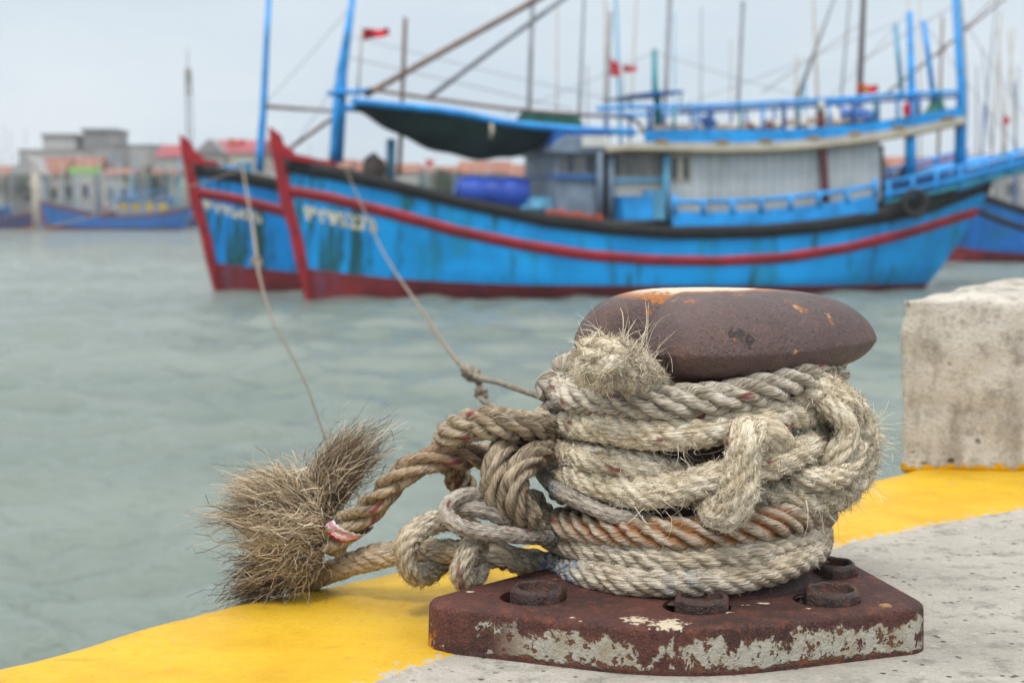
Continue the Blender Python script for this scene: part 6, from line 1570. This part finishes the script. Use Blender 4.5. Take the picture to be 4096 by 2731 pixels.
# ------------------------------------------------------------------ water
def water():
    r_ = np.random.default_rng(5)
    d = np.r_[np.geomspace(1.2, 260, 760), np.geomspace(280, 4000, 30)]
    ang = np.radians(np.r_[np.linspace(-180, -66, 20), np.linspace(-62, 62, 560), np.linspace(66, 180, 20)])
    D, A = np.meshgrid(d, ang, indexing='ij')
    X, Y = D * np.sin(A), D * np.cos(A) - 1.0
    Z = np.zeros_like(X); sp = np.maximum(np.gradient(d)[:, None] * np.ones_like(A), D * math.radians(124 / 560))
    sp = np.where(np.abs(A) > math.radians(62.5), 1e3, sp)
    for k in range(70):
        lam = 0.18 * (14 ** r_.random()); th = r_.normal(math.radians(80), 0.55); kx, ky = math.cos(th) * 2 * PI / lam, math.sin(th) * 2 * PI / lam
        amp = 0.0105 * lam ** 0.9; ph = r_.uniform(0, 6.28)
        fade = np.clip((lam / sp - 2.5) / 3.0, 0, 1)
        w = np.sin(kx * X + ky * Y + ph + 0.6 * np.sin(0.13 * X + 0.21 * Y + k)); Z += amp * fade * (w + 0.3 * (w * w - .5))
    n0, n1 = X.shape; v = np.stack([X, Y, Z], -1).reshape(-1, 3)
    i = np.arange(n0 - 1)[:, None] * n1; j = np.arange(n1 - 1)[None]
    f = np.stack([i + j, i + j + 1, i + n1 + j + 1, i + n1 + j], -1).reshape(-1, 4)
    o = obj('water', mesh_np('water', v, f[:, ::-1]), M['water'], None, True); o.location.z = WATER
    return tag(o, 'grey green choppy harbour water', 'water', kind='structure')
water()

# ------------------------------------------------------------------ sky, sun, camera
W = bpy.data.worlds.new('World'); SC.world = W; W.use_nodes = True
nt = W.node_tree; nt.nodes.clear()
SUN_EL, SUN_RO = math.radians(62), math.radians(200)
out_ = nt.nodes.new('ShaderNodeOutputWorld'); bg = nt.nodes.new('ShaderNodeBackground')
sky = nt.nodes.new('ShaderNodeTexSky'); sky.sky_type = 'NISHITA'; sky.sun_disc = False; sky.sun_elevation = SUN_EL; sky.sun_rotation = SUN_RO; sky.air_density = 1.0; sky.dust_density = 3.0
tc_ = nt.nodes.new('ShaderNodeTexCoord'); mp = nt.nodes.new('ShaderNodeMapping'); mp.inputs['Scale'].default_value = (1.0, 1.0, 3.5)
nz_ = nt.nodes.new('ShaderNodeTexNoise'); nz_.inputs['Scale'].default_value = 2.6; nz_.inputs['Detail'].default_value = 5; nz_.inputs['Roughness'].default_value = 0.5
nt.links.new(tc_.outputs['Generated'], mp.inputs['Vector']); nt.links.new(mp.outputs[0], nz_.inputs['Vector'])
cr = nt.nodes.new('ShaderNodeMix'); cr.data_type = 'RGBA'
mr = nt.nodes.new('ShaderNodeMapRange'); mr.inputs['From Min'].default_value = 0.34; mr.inputs['From Max'].default_value = 0.66
nt.links.new(nz_.outputs['Fac'], mr.inputs['Value']); nt.links.new(mr.outputs[0], cr.inputs[0])
SKYK = 1.0
cr.inputs[6].default_value = (6.2, 7.3, 8.35, 1); cr.inputs[7].default_value = (8.0, 8.75, 9.3, 1)
# an overcast sky grows brighter towards the zenith
sx = nt.nodes.new('ShaderNodeSeparateXYZ'); nt.links.new(tc_.outputs['Generated'], sx.inputs[0])
me_ = nt.nodes.new('ShaderNodeMapRange'); me_.inputs['From Min'].default_value = 0.32; me_.inputs['From Max'].default_value = 1.0; me_.inputs['To Min'].default_value = 1.0; me_.inputs['To Max'].default_value = 3.3
nt.links.new(sx.outputs[2], me_.inputs['Value'])
wm = nt.nodes.new('ShaderNodeMix'); wm.data_type = 'RGBA'; wr = nt.nodes.new('ShaderNodeMapRange'); wr.inputs['From Min'].default_value = 0.18; wr.inputs['From Max'].default_value = 0.6; wr.inputs['To Max'].default_value = 0.85
nt.links.new(sx.outputs[2], wr.inputs['Value']); nt.links.new(wr.outputs[0], wm.inputs[0]); nt.links.new(cr.outputs[2], wm.inputs[6]); wm.inputs[7].default_value = (7.5, 7.45, 7.3, 1)
mu = nt.nodes.new('ShaderNodeVectorMath'); mu.operation = 'SCALE'; nt.links.new(wm.outputs[2], mu.inputs[0]); nt.links.new(me_.outputs[0], mu.inputs['Scale'])
mx = nt.nodes.new('ShaderNodeMix'); mx.data_type = 'RGBA'; mx.inputs[0].default_value = 0.88
nt.links.new(sky.outputs[0], mx.inputs[6]); nt.links.new(mu.outputs[0], mx.inputs[7])
lo_ = nt.nodes.new('ShaderNodeMapRange'); lo_.inputs['From Min'].default_value = -0.06; lo_.inputs['From Max'].default_value = -0.005; lo_.inputs['To Min'].default_value = 0.12; nt.links.new(sx.outputs[2], lo_.inputs['Value'])
lm = nt.nodes.new('ShaderNodeVectorMath'); lm.operation = 'SCALE'; nt.links.new(mx.outputs[2], lm.inputs[0]); nt.links.new(lo_.outputs[0], lm.inputs['Scale'])
nt.links.new(lm.outputs[0], bg.inputs[0]); bg.inputs[1].default_value = 0.1
nt.links.new(bg.outputs[0], out_.inputs[0])
sl = bpy.data.lights.new('sun', 'SUN'); sl.energy = 1.5; sl.angle = math.radians(11); sl.color = (1, 0.965, 0.91)
so = bpy.data.objects.new('sun', sl); COL.objects.link(so)
dirv = Vector((math.sin(SUN_RO) * math.cos(SUN_EL), math.cos(SUN_RO) * math.cos(SUN_EL), math.sin(SUN_EL)))
so.rotation_euler = dirv.to_track_quat('Z', 'Y').to_euler(); so.location = (0, -3, 8)

cd = bpy.data.cameras.new('camera'); cd.lens = 50; cd.sensor_width = 36; cd.clip_start = 0.05; cd.clip_end = 8000
co_ = bpy.data.objects.new('camera', cd); COL.objects.link(co_); co_.location = (0, 0, CAMZ); co_.rotation_euler = (PI / 2 - PITCH, 0, 0)
cd.dof.use_dof = True; cd.dof.focus_distance = AX[1] - 0.13; cd.dof.aperture_fstop = 5.2; cd.dof.aperture_blades = 0
SC.camera = co_
SC.view_settings.view_transform = 'Standard'; SC.view_settings.look = 'None'; SC.view_settings.exposure = 0.10; SC.view_settings.gamma = 1
SC.cycles.max_bounces = 6; SC.cycles.diffuse_bounces = 1; SC.cycles.glossy_bounces = 3; SC.cycles.transmission_bounces = 2
